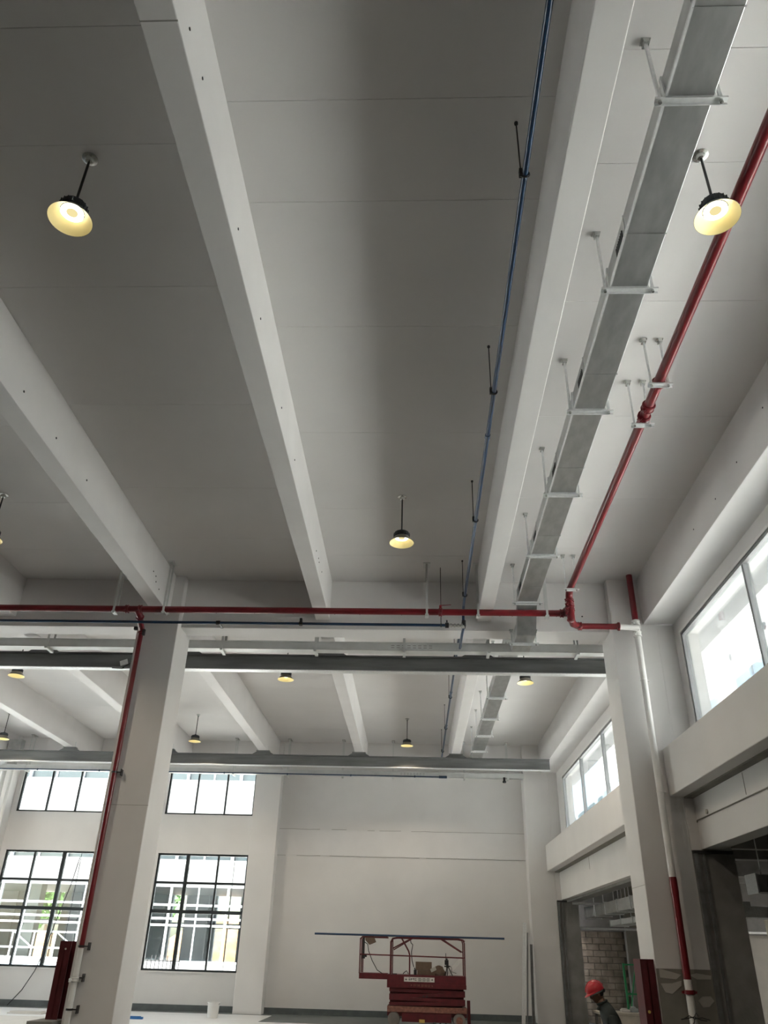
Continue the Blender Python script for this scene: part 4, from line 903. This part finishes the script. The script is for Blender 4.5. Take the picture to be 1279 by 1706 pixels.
for x, y, h, t in [(-29, 68, 7.5, 'farthest left green tree behind the glazed building'), (-24.5, 69, 7, 'second green tree from the left behind the glazed building'), (-20.5, 68, 7.8, 'green tree behind the glazed building, just left of the left column')]: tree(x, y, h, t)
# guard rail truss outside the left window
gr = thing('guard_rail', 'white steel guard rail outside the lower left window', 'railing', (-14, 31, 0))
for z in (1.95, 1.45, .9): MB().box(-19, -9.5, 30.97, 31.03, z - .03, z + .03).build('rail', 'mullwhite', gr, smooth=False)
for k in range(13):
    x = -19 + k * .78; MB().box(x - .025, x + .025, 30.98, 31.02, 0, 1.95).build('post', 'mullwhite', gr, smooth=False)
    if k % 2 == 0 and k < 12: MB().bar((x, 31, 1.95), (x + .78, 31, 1.45), .04, .04).bar((x + .78, 31, 1.45), (x + .78 + .0, 31, 1.45), .04, .04).build('brace', 'mullwhite', gr, smooth=False)
st = thing('stacked_panels', 'pale blue panels lying outside under the guard rail', 'panel stack', (-13, 29.5, 0))
for k in range(3): MB().box(-15, -10.6, 29.2, 30.2, .45 + .2 * k, .6 + .2 * k).build('panel', 'paleblue', st, smooth=False)
MB().box(-14.9, -10.7, 29.3, 30.1, -.05, .45).build('bearer', 'greycol', st, smooth=False)
fn = thing('metal_barrier', 'small dark metal barrier outside the lower right end window', 'barrier', (-9.5, 33, 0))
for z in (.35, 1.1): MB().box(-10.4, -8.7, 33, 33.03, z, z + .04).build('rail', 'dark', fn, smooth=False)
for k in range(12): MB().box(-10.4 + k * .15, -10.37 + k * .15, 33, 33.03, 0, 1.15 + (.15 if 3 < k < 9 else 0)).build('bar', 'dark', fn, smooth=False)

# ------------------------------------------------------------------ plan units -> metres
S_ = Matrix.Scale(K, 4)
for me in bpy.data.meshes: me.transform(S_)
for o in bpy.data.objects:
    if o.type in {'MESH', 'EMPTY'} or o.name.startswith('lamp_beam'): o.location = o.location * K
for li in bpy.data.lights:
    if li.type == 'SPOT': li.shadow_soft_size *= K; li.energy *= K * K
bpy.context.view_layer.update()

# ------------------------------------------------------------------ person in a red hard hat (real metres)
PXX, PYY = 2.615, 13.05
pe = thing('person', 'person in dark polo shirt and red hard hat looking down by the right column', 'person', (PXX + .16, PYY, 0))
def skin_mesh(name, pts, edges, m, parent, lvl=2, root=0):
    me = bpy.data.meshes.new(name); base = world_loc(parent)
    me.from_pydata([Vector(p[:3]) - base for p in pts], edges, []); me.materials.append(M[m])
    o = bpy.data.objects.new(name, me); COL.objects.link(o); o.parent = parent
    md = o.modifiers.new('skin', 'SKIN'); md.use_smooth_shade = True
    for i, p in enumerate(pts):
        me.skin_vertices[0].data[i].radius = p[3] if isinstance(p[3], tuple) else (p[3], p[3]); me.skin_vertices[0].data[i].use_root = (i == root)
    s2 = o.modifiers.new('sub', 'SUBSURF'); s2.levels = lvl; s2.render_levels = lvl
    return o
def Q(x, y, z, r): return (PXX + x, PYY + y, z, r)
# x points backwards (the person faces -x); shoulders at 1.36 m, neck pushed forward, torso slightly bowed
PTS = [Q(.22, 0, .86, (.115, .15)), Q(.22, 0, 1.0, (.105, .14)), Q(.18, 0, 1.18, (.115, .15)), Q(.13, 0, 1.325, (.105, .14)), Q(.075, 0, 1.41, .075), Q(.05, 0, 1.46, .064), Q(.02, 0, 1.51, .068),
       Q(.14, -.175, 1.31, .062), Q(.22, -.215, 1.06, .046), Q(.10, -.20, .84, .035), Q(.14, .175, 1.31, .062), Q(.20, .215, 1.06, .046), Q(.05, .19, .87, .035),
       Q(.22, -.095, .80, .088), Q(.13, -.10, .46, .058), Q(.20, -.10, .10, .042), Q(.23, .095, .80, .088), Q(.27, .10, .46, .058), Q(.42, .10, .13, .042)]
EDG = [(0, 1), (1, 2), (2, 3), (3, 4), (4, 5), (5, 6), (3, 7), (7, 8), (8, 9), (3, 10), (10, 11), (11, 12), (0, 13), (13, 14), (14, 15), (0, 16), (16, 17), (17, 18)]
skin_mesh('body', PTS, EDG, 'skin', pe)
SH = [Q(.22, 0, .84, (.135, .165)), Q(.22, 0, 1.0, (.125, .158)), Q(.185, 0, 1.18, (.132, .165)), Q(.135, 0, 1.33, (.122, .155)), Q(.078, 0, 1.42, .092), Q(.060, 0, 1.468, .078),
      Q(.14, -.18, 1.31, .080), Q(.18, -.215, 1.12, .068), Q(.14, .18, 1.31, .078), Q(.165, .215, 1.12, .068)]
skin_mesh('shirt', SH, [(0, 1), (1, 2), (2, 3), (3, 4), (4, 5), (3, 6), (6, 7), (3, 8), (8, 9)], 'shirt', pe)
MB().tube([(PXX + .052 + .064 * math.cos(a / 16 * 2 * math.pi), PYY + .066 * math.sin(a / 16 * 2 * math.pi), 1.462 + .026 * math.cos(a / 16 * 2 * math.pi)) for a in range(17)], .016, 8).build('collar', 'shirt', pe)
MB().prism([(PXX + .005, 1.43), (PXX - .03, 1.37), (PXX + .03, 1.36)], 'y', PYY - .05, PYY + .05).build('collar_tip', 'shirt', pe, bevel=.008)
TR = [Q(.22, 0, .84, (.125, .155)), Q(.22, -.095, .76, .10), Q(.135, -.10, .46, .078), Q(.205, -.10, .13, .07), Q(.235, .095, .76, .10), Q(.275, .10, .46, .078), Q(.415, .10, .15, .07)]
skin_mesh('trousers', TR, [(0, 1), (1, 2), (2, 3), (0, 4), (4, 5), (5, 6)], 'trousers', pe)
for s_, fx, fz, tilt in ((-1, .16, 0, 0), (1, .36, 0, .09)):
    MB().prism([(PXX + fx - .15, fz), (PXX + fx + .11, fz + tilt), (PXX + fx + .13, fz + .05 + tilt), (PXX + fx + .10, fz + .11 + tilt), (PXX + fx, fz + .10 + tilt * .5), (PXX + fx - .10, fz + .06), (PXX + fx - .16, fz + .035)], 'y', PYY + s_ * .10 - .045, PYY + s_ * .10 + .045).build('shoe', 'black', pe, bevel=.014)
for s_, ax, ay, az in ((-1, .10, -.20, .84), (1, .05, .19, .87)):
    hp = [Q(ax, ay, az, .030), Q(ax - .035, ay, az - .06, (.020, .038))]; he = [(0, 1)]
    for f in range(4):
        oy = (f - 1.5) * .019; i = len(hp); q = .006 * (f in (1, 2)) - .008 * (f == 3)
        hp += [Q(ax - .055, ay + oy, az - .10, .0095), Q(ax - .052, ay + oy, az - .135 - q, .009), Q(ax - .035, ay + oy, az - .162 - q, .008)]
        he += [(1, i), (i, i + 1), (i + 1, i + 2)]
    i = len(hp); hp += [Q(ax - .045, ay - s_ * .040, az - .045, .011), Q(ax - .075, ay - s_ * .050, az - .085, .0095)]; he += [(0, i), (i, i + 1)]
    skin_mesh('hand', hp, he, 'skin', pe, 1)
hx, hzz, AN = PXX - .015, 1.565, math.radians(22)
def head_pt(u, v, w): return Vector((hx - u * math.cos(AN) - w * math.sin(AN), PYY + v, hzz + w * math.cos(AN) - u * math.sin(AN)))
hm = bpy.data.meshes.new('head'); bmh = bmesh.new(); bmesh.ops.create_uvsphere(bmh, u_segments=40, v_segments=30, radius=1)
for v in bmh.verts:
    x, y, z = v.co
    u, vv, w = x * .096, y * .074, z * .115
    if z < 0: u *= (1 - .16 * -z); vv *= (1 - .30 * -z)
    if x > 0:
        u += .022 * math.exp(-((z + .16) / .15) ** 2 - (y / .20) ** 2) + .008 * math.exp(-((z - .18) / .10) ** 2 - (y / .6) ** 2)
        for s_ in (-1, 1): u -= .010 * math.exp(-((z - .02) / .09) ** 2 - ((y - s_ * .38) / .18) ** 2)
        u += .008 * math.exp(-((z + .48) / .07) ** 2 - (y / .35) ** 2) - .004 * math.exp(-((z + .56) / .03) ** 2 - (y / .3) ** 2) + .008 * math.exp(-((z + .64) / .06) ** 2 - (y / .3) ** 2)
        u += .018 * math.exp(-((z + .87) / .18) ** 2 - (y / .4) ** 2)
    v.co = head_pt(u, vv, w) - pe.location
bmh.to_mesh(hm); bmh.free(); hm.materials.append(M['skin']); hm.polygons.foreach_set('use_smooth', [True] * len(hm.polygons))
ho = bpy.data.objects.new('head', hm); COL.objects.link(ho); ho.parent = pe
def ell(name, c, rad, m, par, n=16):
    vs = []
    for i in range(n // 2 + 1):
        th = math.pi * i / (n // 2)
        for k in range(n):
            ph = 2 * math.pi * k / n; vs.append(head_pt(c[0] + rad[0] * math.sin(th) * math.cos(ph), c[1] + rad[1] * math.sin(th) * math.sin(ph), c[2] + rad[2] * math.cos(th)))
    return MB().add(vs, [(i * n + k, i * n + (k + 1) % n, (i + 1) * n + (k + 1) % n, (i + 1) * n + k) for i in range(n // 2) for k in range(n)]).build(name, m, par)
for s_ in (-1, 1):
    ell('ear', (-.012, s_ * .073, -.008), (.021, .010, .032), 'skin', ho)
    ell('eye', (.076, s_ * .029, .004), (.012, .013, .010), 'sign', ho); ell('pupil', (.0865, s_ * .029, .002), (.004, .006, .006), 'black', ho)
    ell('eyebrow', (.088, s_ * .030, .028), (.006, .018, .004), 'hair', ho)
ell('mouth', (.082, 0, -.066), (.008, .020, .004), 'rubber', ho)
ell('hair', (-.024, 0, .016), (.083, .0775, .088), 'hair', ho)
dome = []; n = 32; NP = 10
for i in range(NP + 1):
    th = math.pi / 2 * i / NP
    for k in range(n):
        ph = 2 * math.pi * k / n; R_ = math.sin(th); dome.append(head_pt(.004 + .132 * R_ * math.cos(ph), .108 * R_ * math.sin(ph), .040 + .125 * math.cos(th)))
he_ = MB().add(dome, [(i * n + k, i * n + (k + 1) % n, (i + 1) * n + (k + 1) % n, (i + 1) * n + k) for i in range(NP) for k in range(n)]).build('hard_hat', 'helmet', pe)
vs = []
for i in range(2):
    for k in range(n):
        ph = 2 * math.pi * k / n; ex = (.008 + .034 * max(0, math.cos(ph)) ** 2) * i
        vs.append(head_pt(.004 + (.130 + ex) * math.cos(ph), (.106 + ex * .6) * math.sin(ph), .042 - .012 * i * (1 + max(0, math.cos(ph)))))
for i in range(2): vs += [p + Vector((0, 0, -.005)) for p in vs[(1 - i) * n:(2 - i) * n]]
MB().add(vs, [(i * n + k, i * n + (k + 1) % n, (i + 1) * n + (k + 1) % n, (i + 1) * n + k) for i in range(3) for k in range(n)]).build('brim', 'helmet', he_)
MB().tube([head_pt(.004 + .133 * math.cos(t), 0, .038 + .127 * math.sin(t)) for t in [k / 14 * math.pi for k in range(1, 14)]], .010, 8).build('ridge', 'helmet', he_)
MB().tube([head_pt(.0 + .098 * math.cos(t), .086 * math.sin(t), .018) for t in [k / 24 * 2 * math.pi for k in range(25)]], .015, 8).build('harness', 'strap', he_)
MB().tube([head_pt(-.104, -.02, .004), head_pt(-.110, .02, .004)], .028, 10).build('ratchet_knob', 'black', he_)
